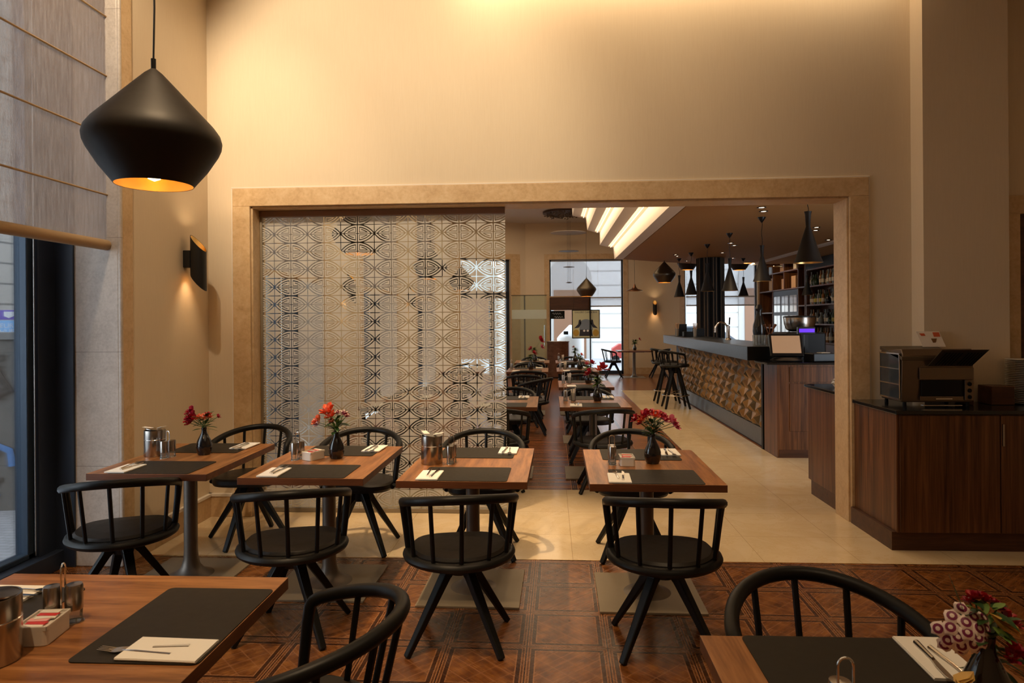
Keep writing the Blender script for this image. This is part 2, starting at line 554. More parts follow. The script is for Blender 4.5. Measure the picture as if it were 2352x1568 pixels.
# ------------------------------------------------------------------ mesh builder
class B:
    def __init__(s):
        s.v, s.f, s.m, s.k = [], [], [], 0

    def add(s, vs, fs):
        o = len(s.v)
        s.v += [tuple(p) for p in vs]
        s.f += [tuple(i + o for i in f) for f in fs]
        s.m += [s.k] * len(fs)
        return s

    def box(s, x0, x1, y0, y1, z0, z1):
        return s.add([(x0, y0, z0), (x1, y0, z0), (x1, y1, z0), (x0, y1, z0), (x0, y0, z1), (x1, y0, z1), (x1, y1, z1), (x0, y1, z1)],
                     [(0, 3, 2, 1), (4, 5, 6, 7), (0, 1, 5, 4), (1, 2, 6, 5), (2, 3, 7, 6), (3, 0, 4, 7)])

    def beam(s, a, b, wa, wb, ref=(0, 0, 1)):
        a, b = Vector(a), Vector(b)
        d = (b - a).normalized()
        u = d.cross(Vector(ref))
        if u.length < 1e-4:
            u = d.cross(Vector((0, 1, 0)))
        u.normalize()
        w = d.cross(u).normalized()
        vs = []
        for p, q in ((a, wa), (b, wb)):
            for i, j in ((-1, -1), (1, -1), (1, 1), (-1, 1)):
                vs.append(p + u * i * q[0] / 2 + w * j * q[1] / 2)
        return s.add(vs, [(0, 3, 2, 1), (4, 5, 6, 7), (0, 1, 5, 4), (1, 2, 6, 5), (2, 3, 7, 6), (3, 0, 4, 7)])

    def prism(s, poly, z0, z1, axis='z'):
        k = len(poly)
        def P(a, b, c):
            return {'z': (a, b, c), 'y': (a, c, b), 'x': (c, a, b)}[axis]
        vs = [P(a, b, z0) for a, b in poly] + [P(a, b, z1) for a, b in poly]
        fs = [tuple(range(k))[::-1], tuple(range(k, 2 * k))] + [(i, (i + 1) % k, (i + 1) % k + k, i + k) for i in range(k)]
        return s.add(vs, fs)

    def lathe(s, prof, seg=28, c=(0, 0, 0), cap=True, flute=0, fn=0):
        vs, fs = [], []
        k = len(prof)
        for i in range(seg):
            a = 2 * pi * i / seg
            for r, z in prof:
                rr = r * (1 + flute * cos(fn * a)) if flute else r
                vs.append((c[0] + rr * cos(a), c[1] + rr * sin(a), c[2] + z))
        for i in range(seg):
            j = (i + 1) % seg
            for q in range(k - 1):
                fs.append((i * k + q, j * k + q, j * k + q + 1, i * k + q + 1))
        if cap:
            if prof[0][0] > 1e-4:
                fs.append(tuple(i * k for i in range(seg))[::-1])
            if prof[-1][0] > 1e-4:
                fs.append(tuple(i * k + k - 1 for i in range(seg)))
        return s.add(vs, fs)

    def tube(s, path, r, seg=8, closed=False, flat=1.0, cap=True):
        P = [Vector(p) for p in path]
        k = len(P)
        rs = r if isinstance(r, (list, tuple)) else [r] * k
        vs, fs = [], []
        prev = None
        for i, p in enumerate(P):
            if closed:
                t = (P[(i + 1) % k] - P[i - 1]).normalized()
            else:
                t = (P[min(i + 1, k - 1)] - P[max(i - 1, 0)]).normalized()
            up = Vector((0, 0, 1)) if prev is None else prev
            u = t.cross(up)
            if u.length < 1e-3:
                u = t.cross(Vector((0, 1, 0)))
            u.normalize()
            w = u.cross(t).normalized()
            prev = w
            for j in range(seg):
                a = 2 * pi * j / seg
                vs.append(p + u * cos(a) * rs[i] * flat + w * sin(a) * rs[i])
        n_ = k if closed else k - 1
        for i in range(n_):
            i2 = (i + 1) % k
            for j in range(seg):
                j2 = (j + 1) % seg
                fs.append((i * seg + j, i * seg + j2, i2 * seg + j2, i2 * seg + j))
        if not closed and cap:
            fs.append(tuple(range(seg)))
            fs.append(tuple(range((k - 1) * seg, k * seg))[::-1])
        return s.add(vs, fs)

    def xf(s, M):
        s.v = [tuple(M @ Vector(p)) for p in s.v]
        return s

    def build(s, name, mats, parent=None, smooth=False, bevel=0, loc=None, seg=2):
        me = bpy.data.meshes.new(name)
        me.from_pydata(s.v, [], s.f)
        if not isinstance(mats, (list, tuple)):
            mats = [mats]
        for m in mats:
            me.materials.append(MAT[m])
        me.polygons.foreach_set('material_index', s.m)
        me.update()
        import bmesh
        bm = bmesh.new()
        bm.from_mesh(me)
        bmesh.ops.recalc_face_normals(bm, faces=bm.faces)
        bm.to_mesh(me)
        bm.free()
        if smooth:
            me.polygons.foreach_set('use_smooth', [True] * len(me.polygons))
            me.set_sharp_from_angle(angle=R(38))
        o = bpy.data.objects.new(name, me)
        COL.objects.link(o)
        if parent:
            o.parent = parent
        if loc:
            o.location = loc
        if bevel:
            b = o.modifiers.new('bevel', 'BEVEL')
            b.width, b.segments, b.limit_method, b.angle_limit = bevel, seg, 'ANGLE', R(40)
        return o


ORD = ('first second third fourth fifth sixth seventh eighth ninth tenth eleventh twelfth thirteenth fourteenth fifteenth sixteenth seventeenth eighteenth '
       'nineteenth twentieth twenty-first twenty-second twenty-third twenty-fourth twenty-fifth twenty-sixth twenty-seventh twenty-eighth').split()


def tag(o, label, cat, group=None):
    o['label'] = label
    o['category'] = cat
    if group:
        o['group'] = group
    return o


def thing(name, label, cat, loc=(0, 0, 0), rz=0, group=None):
    o = bpy.data.objects.new(name, None)
    o.empty_display_size = .05
    COL.objects.link(o)
    o.location = loc
    o.rotation_euler = (0, 0, rz)
    if label:
        tag(o, label, cat, group)
    return o


def struct(o):
    o['kind'] = 'structure'
    return o


def copy_tree(o, parent=None):
    kids = list(o.children)
    c = o.copy()
    COL.objects.link(c)
    c.parent = parent
    for k in kids:
        copy_tree(k, c)
    return c


class Proto:
    """first use places the prototype itself, later uses place copies"""

    def __init__(s, o):
        s.o, s.used = o, False

    def put(s, loc, rz, label, cat, group=None):
        c = copy_tree(s.o) if s.used else s.o
        s.used = True
        c.location = loc
        c.rotation_euler = (0, 0, rz)
        tag(c, label, cat, group)
        return c


def text(body, size, mat, parent, loc, rot, name='lettering', ext=.001, align='CENTER'):
    cu = bpy.data.curves.new(name, 'FONT')
    cu.body, cu.size, cu.extrude = body, size, ext
    cu.align_x, cu.align_y = align, 'CENTER'
    cu.materials.append(MAT[mat])
    tmp = bpy.data.objects.new(name, cu)
    COL.objects.link(tmp)
    bpy.context.view_layer.update()
    me = bpy.data.meshes.new_from_object(tmp.evaluated_get(bpy.context.evaluated_depsgraph_get()))
    bpy.data.objects.remove(tmp)
    o = bpy.data.objects.new(name, me)
    COL.objects.link(o)
    o.parent = parent
    o.location, o.rotation_euler = loc, rot
    return o


# ------------------------------------------------------------------ the setting
XL, YW, YB, ZC = -2.79, 5.43, 5.66, 4.42
YE = 20.0
# floors
struct(B().box(-3.3, 4.2, -1.6, 4.50, -.10, 0).build('floor', 'parquet'))
m = B()
m.box(-2.79, 4.2, 4.504, 6.37, -.10, 0)
m.box(1.575, 2.56, 6.37, 15.4, -.10, 0)
m.box(2.56, 6.3, 6.37, 7.9, -.10, 0)
struct(m.build('floor', 'marble'))
struct(B().box(-2.79, 3.0, 4.499, 4.505, -.02, .002).build('trim_1', 'gold'))
struct(B().box(1.568, 1.576, 6.37, 15.4, -.02, .002).build('trim_2', 'chrome'))
m = B()
m.box(-3.0, 1.568, 6.37, 20.2, -.10, 0)
m.box(1.568, 6.5, 15.4, 20.2, -.10, 0)
m.box(2.56, 6.5, 7.9, 15.4, -.10, -.001)
struct(m.build('floor', 'strip'))

# dividing wall with the wide opening
m = B()
m.box(-2.99, -2.43, YW, YB, 0, ZC)
m.box(2.313, 4.4, YW, YB, 0, ZC)
m.box(-2.43, 2.313, YW, YB, 2.52, ZC)
m.box(2.783, 3.398, 5.258, YW, 0, ZC)          # pilaster
struct(m.build('wall_front', 'wall'))
# stone casing
m = B()
t = .145
m.box(-2.43 - t, -2.43, YW - .022, YW + .002, 0, 2.52)
m.box(2.313, 2.313 + t, YW - .022, YW + .002, 0, 2.52)
m.box(-2.43 - t, 2.313 + t, YW - .022, YW + .002, 2.52, 2.52 + t)
m.box(-2.43, -2.415, YW + .002, YB + .02, 0, 2.52)
m.box(2.298, 2.313, YW + .002, YB + .02, 0, 2.52)
m.box(-2.43, 2.313, YW + .002, YB + .02, 2.505, 2.52)
struct(m.build('trim_3', 'trim', bevel=.004))
m = B()
t2 = t + .012
m.box(-2.43 - t2, -2.43 - t, YW - .014, YW, .19, 2.52 + t)
m.box(2.313 + t, 2.313 + t2, YW - .014, YW, 0, 2.52 + t)
m.box(-2.43 - t2, 2.313 + t2, YW - .014, YW, 2.52 + t, 2.52 + t2)
struct(m.build('trim_4', 'cove_paint', bevel=.003))
# right door casing behind the pilaster
m = B()
m.box(3.42, 3.56, YW - .05, YW, 0, 2.37)
m.box(3.42, 4.3, YW - .05, YW, 2.36, 2.50)
struct(m.build('trim_5', 'trim', bevel=.004))
struct(B().box(3.56, 4.3, YW - .008, YW - .002, 0, 2.36).build('door_1', 'cabinet_base'))
struct(B().box(4.2, 4.4, -1.6, YW, 0, ZC).build('wall_right', 'wall'))
struct(B().box(-3.3, 4.4, -1.8, -1.6, 0, ZC).build('wall_back', 'wall'))
struct(B().box(-3.3, 4.4, -1.8, YB, ZC, ZC + .2).build('ceiling', 'ceiling_paint'))
struct(B().box(-3.3, 6.7, YB, 20.4, ZC, ZC + .2).build('ceiling', 'ceiling_paint'))


# the left wall: bays between windows, reveals, casings
def left_window(k, y0, y1):
    """window whose stone reveal spans y0..y1 in the left wall (reveal .42 deep)"""
    xo = -3.21
    m = B()
    m.box(xo, XL, y1, y1 + .07, 0, 3.9)
    m.box(xo, XL, y0 - .07, y0, 0, 3.9)
    struct(m.build('wall_left', 'limestone', bevel=.008))
    m = B()
    m.box(XL - .003, XL + .016, y1 + .02, y1 + .13, 0, 4.0)
    m.box(XL - .003, XL + .016, y0 - .13, y0 - .02, 0, 4.0)
    struct(m.build('trim_%d' % (10 + k), 'trim', bevel=.003))
    m = B()
    m.box(XL - .003, XL + .020, y1 - .004, y1 + .02, 0, 4.0)
    m.box(XL - .003, XL + .020, y0 - .02, y0 + .004, 0, 4.0)
    struct(m.build('trim_%d' % (20 + k), 'limestone', bevel=.008))
    w = struct(thing('window_%d' % k, None, None))
    m = B()
    m.box(xo - .08, xo + .125, y1 - .015, y1 + .0, 0, 3.9)     # dark post facing the room
    m.box(xo - .16, xo, y1 - .16, y1 - .012, 0, 3.9)
    m.box(xo - .16, xo, y0, y0 + .16, 0, 3.9)
    m.box(xo - .16, xo + .05, y0 + .001, y1 - .001, 0, .115)
    m.box(xo - .16, xo, y0 + .001, y1 - .001, 3.78, 3.9)
    m.build('window_frame', 'window_frame', w, bevel=.004)
    m = B()
    for a in (y1 - .215, y0 + .165):
        m.box(xo - .11, xo - .03, a, a + .05, .115, 3.78)
    m.box(xo - .11, xo - .03, y0 + .16, y1 - .16, .115, .15)
    m.build('sash', 'frame_blue', w, bevel=.006)
    B().box(xo - .015, xo - .008, y1 - .185, y1 - .178, .13, 3.78).build('seal', 'chrome', w)
    B().box(xo - .075, xo - .068, y0 + .2, y1 - .2, .14, 3.78).build('pane', 'pane', w)
    w['label'] = ''
    del w['label']


wins = [(1, 2.10, 4.27), (2, 6.03, 8.20), (3, 10.03, 12.20), (4, 14.15, 16.30)]
for k, a, b in wins:
    left_window(k, a, b)
m = B()
for a, b in ((-1.6, 2.03), (4.34, 5.96), (8.27, 9.96), (12.27, 14.08), (16.37, 19.0)):
    m.box(-2.99, XL, a, b, 0, ZC)
for k, a, b in wins:
    m.box(-2.99, XL, a - .07, b + .07, 3.9, ZC)
struct(m.build('wall_left', 'wall'))
# thickness of the outer wall around each window
m = B()
for a, b in ((-1.6, 2.03), (4.34, 5.96), (8.27, 9.96), (12.27, 14.08), (16.37, 18.0)):
    m.box(-3.5, -2.99, a, b, -.1, ZC)
for k, a, b in wins:
    m.box(-3.5, -3.22, a - .07, b + .07, 3.9, ZC)
struct(m.build('wall_left', 'facade_grey'))
# skirting
m = B()
for a, b in ((4.40, YW), (8.34, 9.9), (12.34, 14.0), (16.45, 18.9)):
    m.box(XL, XL + .022, a, b, 0, .165)
m.box(XL, -2.59, YW - .022, YW, 0, .165)
struct(m.build('baseboard_left', 'trim', bevel=.003))
m = B()
for a, b in ((4.40, YW), (8.34, 9.9), (12.34, 14.0), (16.45, 18.9)):
    m.box(XL, XL + .030, a, b, .165, .190)
m.box(XL, -2.59, YW - .030, YW, .165, .190)
struct(m.build('baseboard_left', 'cove_paint', bevel=.003))

# far wall with the two street windows and the slanted entrance wall
m = B()
m.box(-.72, -.02, YE, YE + .25, 0, ZC)
m.box(-.02, 2.12, YE, YE + .25, 3.35, ZC)
m.box(2.12, 3.88, YE, YE + .25, 0, ZC)
m.box(3.88, 5.95, YE, YE + .25, 3.35, ZC)
m.box(5.95, 6.7, YE, YE + .25, 0, ZC)
struct(m.build('wall_far', 'wall'))
m = B()
for a, b in ((-.17, -.02), (2.12, 2.26), (3.74, 3.88), (5.95, 6.16)):
    m.box(a, b, YE - .02, YE + .005, 0, 3.36)
m.box(-.17, 2.26, YE - .02, YE + .005, 3.36, 3.51)
m.box(3.74, 6.16, YE - .02, YE + .005, 3.36, 3.51)
struct(m.build('trim_6', 'trim', bevel=.003))
struct(B().box(2.26, 3.74, YE - .03, YE, 0, .19).build('baseboard_far', 'trim'))
for k, a, b in ((5, -.02, 2.12), (6, 3.88, 5.95)):
    w = struct(thing('window_%d' % k, None, None))
    m = B()
    m.box(a, a + .04, YE + .08, YE + .16, 0, 3.35)
    m.box(b - .05, b, YE + .08, YE + .16, 0, 3.35)
    m.box(a, b, YE + .08, YE + .16, 3.30, 3.35)
    m.box(a, b, YE + .08, YE + .16, 0, .10)
    m.build('window_frame', 'window_frame', w)
    B().box(a, b, YE + .11, YE + .12, .1, 3.3).build('pane', 'pane', w)
    s_ = tag(thing('roller_blind', None, None), 'pale see-through roller blind lowered over %s' % ('the poster window' if k == 5 else 'the window behind the bar'), 'blind', 'roller blinds at the street windows')
    B().box(a + .05, b - .05, YE + .05, YE + .053, 1.98, 3.33).build('screen', 'roller_screen', s_)
    B().box(a + .05, b - .05, YE + .035, YE + .065, 2.21, 2.25).build('hem_bar', 'facade_grey', s_)
    B().box(a + .05, b - .05, YE + .035, YE + .065, 1.96, 2.0).build('hem_bar', 'facade_grey', s_)
# slanted wall: from (-2.79,18.9) to (-.72,20)
L0, L1 = Vector((-2.79, 18.9, 0)), Vector((-.72, 20.0, 0))
ln = (L1 - L0).length
ang = math.atan2(1.1, 2.07)
MS = Matrix.Translation(L0) @ Matrix.Rotation(ang, 4, 'Z')
g0, g1 = .30, 1.86
m = B()
m.box(0, g0, 0, .25, 0, ZC)
m.box(g1, ln, 0, .25, 0, ZC)
m.box(g0, g1, 0, .25, 3.35, ZC)
struct(m.xf(MS).build('wall_far', 'wall'))
m = B()
m.box(g1, g1 + .30, -.02, 0, 0, 3.36)
m.box(g0 - .14, g0, -.02, 0, 0, 3.36)
m.box(g0 - .14, g1 + .30, -.02, 0, 3.36, 3.51)
struct(m.xf(MS).build('trim_7', 'trim'))
w = struct(thing('window_7', None, None))
m = B()
m.box(g0, g0 + .05, .1, .2, 0, 3.35)
m.box(g1 - .10, g1, .1, .2, 0, 3.35)
m.box(g0, g1, .1, .2, 3.3, 3.35)
m.box(g0, g1, .1, .2, 2.22, 2.42)
m.box(g0 + .95, g0 + 1.08, .1, .2, 0, 2.3)
m.xf(MS).build('window_frame', 'window_frame', w)
B().box(g0, g1, .14, .15, 0, 3.3).xf(MS).build('pane', 'pane', w)

struct(B().box(6.30, 6.50, 5.66, 20.2, 0, ZC).build('wall_right', 'soffit_paint'))

# ------------------------------------------------------------------ bar soffit with stepped coves
m = B()
prof = [(1.64, 2.945), (1.46, 2.955), (1.43, 3.21), (1.32, 3.23), (1.13, 3.28), (1.13, 3.55), (1.02, 3.57), (.85, 3.62), (.82, 3.89), (.72, 3.91),
        (.52, 3.95), (.50, 4.20), (.40, 4.22), (.22, 4.26), (.22, ZC), (1.64, ZC)]
m.prism(prof, YB + .01, 15.6, 'y')
struct(m.build('ceiling', 'cove_paint'))
m = B()
m.prism([(1.66, YB + .01), (6.3, YB + .01), (6.3, 17.4), (5.46, 17.45), (3.6, 17.1), (2.6, 16.4), (1.66, 15.6)], 2.95, ZC - .01)
struct(m.build('ceiling', 'soffit_paint'))
struct(B().box(4.98, 5.10, YB + .01, 17.3, 2.915, 2.95).build('trim_8', 'cove_paint'))
for li, (x, z) in enumerate(((1.375, 3.232), (1.075, 3.572), (.77, 3.912), (.45, 4.222))):
    o = B().box(x - .012, x + .012, YB + .05, 15.58, z - .012, z - .004)
    o = o.build('led_strip', 'led')
    tag(o, '%s glowing light strip tucked in the stepped ceiling beside the bar soffit' % ('lowest', 'second lowest', 'second highest', 'highest')[li], 'light strip', 'light strips in the stepped ceiling')
for (x, z, w_) in ((1.40, 3.19, .03), (1.10, 3.53, .03), (.79, 3.87, .03)):
    a = area('cove_strip', (x - .12, 10.6, z + .0), (0, R(-62), 0), .08, 9.6, 26, WARM2)

# ------------------------------------------------------------------ street outside
struct(B().box(-16, -3.52, -6, 60, -.30, -.10).build('ground', 'paving'))
struct(B().box(-3.52, 16, 20.26, 60, -.30, -.10).build('ground', 'paving'))
bld = thing('facade_building', 'pale stone street building with banded courses across the lane', 'building')
m = B()
m.box(-12.5, -10.6, 2, 27.5, -.1, 11)
m.build('wall', 'facade_left', bld)
m = B()
for i in range(26):
    zz_ = .35 + i * .40
    if zz_ < 10.8:
        m.box(-10.605, -10.598, 2, 27.5, zz_, zz_ + .035)
m.build('stone_joint', 'facade_dark', bld)
for i in range(5):
    y_ = 6.4 + i * 4.1
    f_ = B().box(-10.62, -10.50, y_, y_ + 1.7, .8, 4.6).build('window', 'brown_frame', bld)
    m = B()
    for a in (0, 1):
        for b in range(4):
            m.box(-10.505, -10.49, y_ + .12 + a * .78, y_ + .80 + a * .78, .95 + b * .90, 1.70 + b * .90)
    m.build('window_glass', 'dark_glass', f_)
    B().box(-10.62, -10.42, y_ - .22, y_ - .02, -.1, 10).build('pilaster', 'facade_grey', bld)
bl2 = thing('facade_building', 'white banded stone building with arched doorways across the far street', 'building')
B().box(-6, 16, 30, 31, -.1, 14).build('wall', 'facade_stone', bl2)
m = B()
for i in range(20):
    m.box(-6, 16, 29.985, 30.0, .6 + i * .62, .65 + i * .62)
m.build('stone_joint', 'facade_grey', bl2)
for x in (-.1, 4.0, 8.1, -4.2):
    arch = [(x, -.1)] + [(x + .95 - .95 * cos(R(a)), 3.4 + .95 * sin(R(a))) for a in range(0, 181, 15)] + [(x + 1.9, -.1)]
    a_o = B().prism(arch, 29.90, 30.02, 'y').build('arch', 'facade_grey', bl2)
    B().box(x + .25, x + 1.65, 29.86, 29.905, -.1, 2.9).build('door', 'brown_frame', a_o)
B().box(-6, 16, 29.7, 30, 5.0, 5.3).build('cornice', 'facade_stone', bl2)

gw = thing('graffiti_wall', 'low grey concrete wall block covered with black and blue graffiti', 'wall', (0, 0, 0))
B().prism([(-8.0, 5.25), (-4.80, 5.90), (-4.70, 6.45), (-8.0, 6.6)], -.12, 1.44).build('block', 'concrete', gw, bevel=.02)
B().prism([(-8.02, 5.22), (-4.77, 5.88), (-4.67, 6.48), (-8.02, 6.62)], 1.44, 1.50).build('coping', 'facade_dark', gw)
ga = math.atan2(.65, 3.2)
GM = Matrix.Translation((-4.80, 5.895, 0)) @ Matrix.Rotation(ga, 4, 'Z')


def stroke(mesh, pts, w_):
    mesh.tube([(x, -.012, z) for x, z in pts], w_, 6, flat=.25)


m = B()
stroke(m, [(-.62, 1.30), (-.42, 1.36), (-.20, 1.33)], .035)
stroke(m, [(-.22, 1.28), (-.14, 1.10), (-.05, .98), (-.20, .92)], .035)
stroke(m, [(-.50, .90), (-.36, .84), (-.34, .60), (-.42, .40), (-.15, .42)], .04)
stroke(m, [(-.62, .20), (-.40, .12), (-.12, .18)], .025)
stroke(m, [(-.80, 1.2), (-.70, .9), (-.78, .6)], .03)
m.xf(GM).build('graffiti', 'graffiti_black', gw)
m = B()
stroke(m, [(-.66, .62), (-.46, .58), (-.38, .32), (-.22, .52), (-.06, .44), (-.04, .30)], .035)
stroke(m, [(-.5, .0), (-.3, .12), (-.16, .02)], .04)
m.xf(GM).build('graffiti', 'graffiti_blue', gw)
for body, dx in (('ETOS', -.40), ('RKEN', -.16)):
    t_ = text(body, .17, 'graffiti_black', gw, (0, 0, 0), (0, 0, 0), 'graffiti')
    t_.matrix_world = GM @ Matrix.Translation((dx, -.012, 1.10)) @ Matrix.Rotation(R(90), 4, 'X') @ Matrix.Rotation(R(-90), 4, 'Z')

sg = thing('exchange_sign', 'light blue and purple money exchange sign above the graffiti wall', 'sign', (-7.35, 9.0, 0), R(38))
B().box(-.9, .19, 0, .05, 1.40, 1.63).build('panel', 'sign_blue', sg, bevel=.004)
B().box(-.9, .13, 0, .05, 1.64, 1.77).build('panel', 'sign_purple', sg, bevel=.004)
B().box(-.86, -.80, .05, .10, -.1, 1.40).build('post', 'facade_dark', sg)
B().box(.08, .14, .05, .10, -.1, 1.40).build('post', 'facade_dark', sg)
for body, z in (('EUR', 1.555), ('HUF', 1.475)):
    text(body, .085, 'sign_white', sg, (-.10, -.004, z), (R(90), 0, 0), 'lettering')
B().prism([(.02, 1.575), (.13, 1.575), (.13, 1.50), (.075, 1.46), (.02, 1.50)], -.006, .0, 'y').build('emblem', 'sign_white', sg)
B().prism([(-.13, 1.75), (-.02, 1.75), (-.02, 1.69), (-.075, 1.66), (-.13, 1.69)], -.006, .0, 'y').build('emblem', 'sign_white', sg)
# parked car in the far street
car = thing('parked_car', 'dark parked car seen through the window behind the bar', 'car', (5.0, 25.5, -.1))
m = B().prism([(-2.1, .25), (-2.1, .75), (-1.4, .92), (-.7, 1.42), (.9, 1.45), (1.6, .95), (2.1, .85), (2.1, .25)], -.85, .85, 'y')
m.build('body', 'car_dark', car, bevel=.08, seg=3)
B().prism([(-1.2, .95), (-.62, 1.36), (.84, 1.39), (1.4, .97)], -.87, .87, 'y').build('side_window', 'dark_glass', car)
for sx in (-1.3, 1.3):
    for sy in (-.8, .8):
        B().lathe([(.05, -.1), (.33, -.1), (.33, .1), (.05, .1)], 20).xf(Matrix.Translation((sx, sy, .33)) @ Matrix.Rotation(R(90), 4, 'X')).build('wheel', 'black_metal', car)
rc = thing('delivery_scooter', 'small red and white vehicle parked outside beside the far window', 'vehicle', (2.78, 27.0, -.1))
rc.scale = (.6, .6, .6)
B().prism([(-.7, .3), (-.65, .95), (-.2, 1.25), (.4, 1.25), (.7, .8), (.75, .3)], -.4, .4, 'y').build('body', 'car_red', rc, bevel=.06, seg=3)
for sx in (-.42, .42):
    B().lathe([(.04, -.1), (.25, -.1), (.25, .1), (.04, .1)], 16).xf(Matrix.Translation((sx, -.35, .25)) @ Matrix.Rotation(R(90), 4, 'X')).build('wheel', 'black_metal', rc)

# ------------------------------------------------------------------ woven blinds of the left windows
for k, a, b in wins:
    t_ = thing('roman_blind', ['woven tan blind half drawn over the nearest left window', 'woven blind in the first left window behind the etched glass',
                              'woven blind in the middle left window of the back room', 'woven blind in the farthest left window'][k - 1], 'blind', group='woven blinds on the left wall')
    B().box(-2.872, -2.868, a + .03, b + .03, 2.115, 3.88).build('cloth', 'blind', t_)
    B().tube([(-2.87, a + .03, 2.085), (-2.87, b + .03, 2.085)], .034, 14).build('hem_roll', 'wicker', t_, smooth=True)
    m = B()
    for q in range(4):
        m.tube([(-2.863, a + .03, 2.41 + .385 * q), (-2.863, b + .03, 2.41 + .385 * q)], .006, 6)
    m.build('batten', 'wicker', t_)

# ------------------------------------------------------------------ etched glass screen in the opening
gs = thing('glass_partition', 'etched glass sliding screen with oval fretwork pattern in the wide opening', 'partition')
B().box(-2.40, -.365, 5.575, 5.585, .035, 2.455).build('glass_panel', 'etched', gs)
B().box(-2.413, -.365, 5.55, 5.61, 2.455, 2.503).build('top_rail', 'brown_frame', gs, bevel=.003)
B().box(-2.413, -.365, 5.562, 5.598, 0.002, .035).build('bottom_rail', 'brushed_base', gs, bevel=.003)
B().box(-2.413, -2.395, 5.565, 5.595, .035, 2.455).build('side_rail', 'brushed_base', gs)


# ------------------------------------------------------------------ armchair prototype (front is +Y)
def arm_ring(r0, r1, z0, z1, seg=40):
    m = B()
    rm, rr = (r0 + r1) / 2, (r1 - r0) / 2
    m.tube([(rm * cos(2 * pi * i / seg), rm * sin(2 * pi * i / seg), (z0 + z1) / 2) for i in range(seg)], (z1 - z0) / 2, 8, True, rr / ((z1 - z0) / 2))
    return m


def make_chair(stool=False):
    dz = .32 if stool else 0
    t_ = thing('bar_stool' if stool else 'armchair', None, None)
    ring = [(.2515 * sin(R(a)), -.2515 * cos(R(a)), .438 + dz) for a in range(-96, 97, 6)]
    e_ = Vector(ring[-1]) + Vector((-.012, .055, 0))
    ring = [(-e_.x, e_.y, e_.z)] + ring + [tuple(e_)]
    B().tube(ring, [.014] + [.0225] * (len(ring) - 2) + [.014], 10, flat=1.18).build('seat_ring', 'black_wood', t_, smooth=True)
    def dshape(k, z):
        pts = []
        for i in range(40):
            a = 2 * pi * i / 40
            cx_, cy_ = cos(a), sin(a)
            if cy_ < 0:
                pts.append((.238 * k * cx_, .238 * k * cy_, z + dz))
            else:
                q = (abs(cx_) ** 3.2 + abs(cy_) ** 3.2) ** (-1 / 3.2)
                pts.append((.238 * k * q * cx_, .195 * k * q * cy_, z + dz))
        return pts
    m = B()
    rows_ = [dshape(.96, .419), dshape(1.0, .436), dshape(.995, .462), dshape(.94, .474), dshape(.55, .478)]
    for q_ in range(4):
        m.add(rows_[q_] + rows_[q_ + 1], [(i, (i + 1) % 40, (i + 1) % 40 + 40, i + 40) for i in range(40)])
    m.add(rows_[0], [tuple(range(40))[::-1]])
    m.add(rows_[4], [tuple(range(40))])
    m.build('seat_pad', 'black_leather', t_, smooth=True)
    top = .78 if not stool else .70
    sc = 1.0 if not stool else .9
    path = []
    ends = []

    def rp(td):
        a = R(td)
        return Vector((.276 * sin(a) * sc, -.325 * cos(a) * sc, (.692 if not stool else .64) + (.080 if not stool else .06) * max(cos(a), -.05) + dz))
    sgn = (-1, 1)
    TE = 92
    e0 = rp(-TE)
    e1 = rp(TE)
    b0 = Vector((-.250, .030, .452 + dz))
    b1 = Vector((.250, .030, .452 + dz))

    def corner(bv, ev, nxt):
        """soft bend between the post and the rail"""
        pts = [bv, bv.lerp(ev, .5), bv.lerp(ev, .72)]
        c0 = bv.lerp(ev, .86)
        c2 = nxt
        for q in (.25, .5, .75):
            pts.append((1 - q) ** 2 * c0 + 2 * q * (1 - q) * ev + q * q * c2)
        return pts
    left = corner(b0, e0, rp(-TE + 9))
    right = corner(b1, e1, rp(TE - 9))
    mid = [rp(-TE + 9 + i * (2 * TE - 18) / 26) for i in range(27)]
    path = left + mid + right[::-1]
    rad = [.0165, .0175, .0185, .0195, .0205, .0212] + [.0218] * 27 + [.0212, .0205, .0195, .0185, .0175, .0165]
    B().tube(path, rad, 10).build('rail', 'black_wood', t_, smooth=True)
    for td in (-62, -31, 0, 31, 62):
        a = R(td)
        bt = Vector((.250 * sin(a), -.250 * cos(a), .452 + dz))
        tp = rp(td)
        B().tube([bt, bt.lerp(tp, .5), tp], .0105, 8).build('spindle', 'black_wood', t_, smooth=True)
    if not stool:
        B().lathe([(.05, .33), (.06, .36), (.055, .415), (.16, .424), (.16, .430)], 20).build('swivel_hub', 'black_metal', t_, smooth=True)
        for k in range(4):
            a = R(43 + 90 * k if k % 2 == 0 else 47 + 90 * k)
            dx, dy = cos(a), sin(a)
            m = B()
            m.beam((dx * .038, dy * .038, .395), (dx * .085, dy * .085, .335), (.060, .052), (.050, .044), (0, 0, 1))
            m.beam((dx * .075, dy * .075, .348), (dx * .305, dy * .305, .004), (.050, .042), (.032, .026), (0, 0, 1))
            m.build('leg', 'black_wood', t_, bevel=.006)
    else:
        B().lathe([(.05, .62), (.06, .68), (.055, .73), (.16, .742), (.16, .75)], 20).build('swivel_hub', 'black_metal', t_, smooth=True)
        for k in range(4):
            a = R(45 + 90 * k)
            dx, dy = cos(a), sin(a)
            m = B()
            m.beam((dx * .04, dy * .04, .72), (dx * .085, dy * .085, .655), (.058, .05), (.05, .044))
            m.beam((dx * .075, dy * .075, .668), (dx * .30, dy * .30, .004), (.05, .042), (.034, .028))
            m.build('leg', 'black_wood', t_, bevel=.006)
        B().tube([(.235 * cos(2 * pi * i / 24), .235 * sin(2 * pi * i / 24), .235) for i in range(24)], .010, 6, True).build('foot_ring', 'steel', t_, smooth=True)
    return Proto(t_)


UPPER = ('seat_ring', 'seat_pad', 'rail', 'spindle')


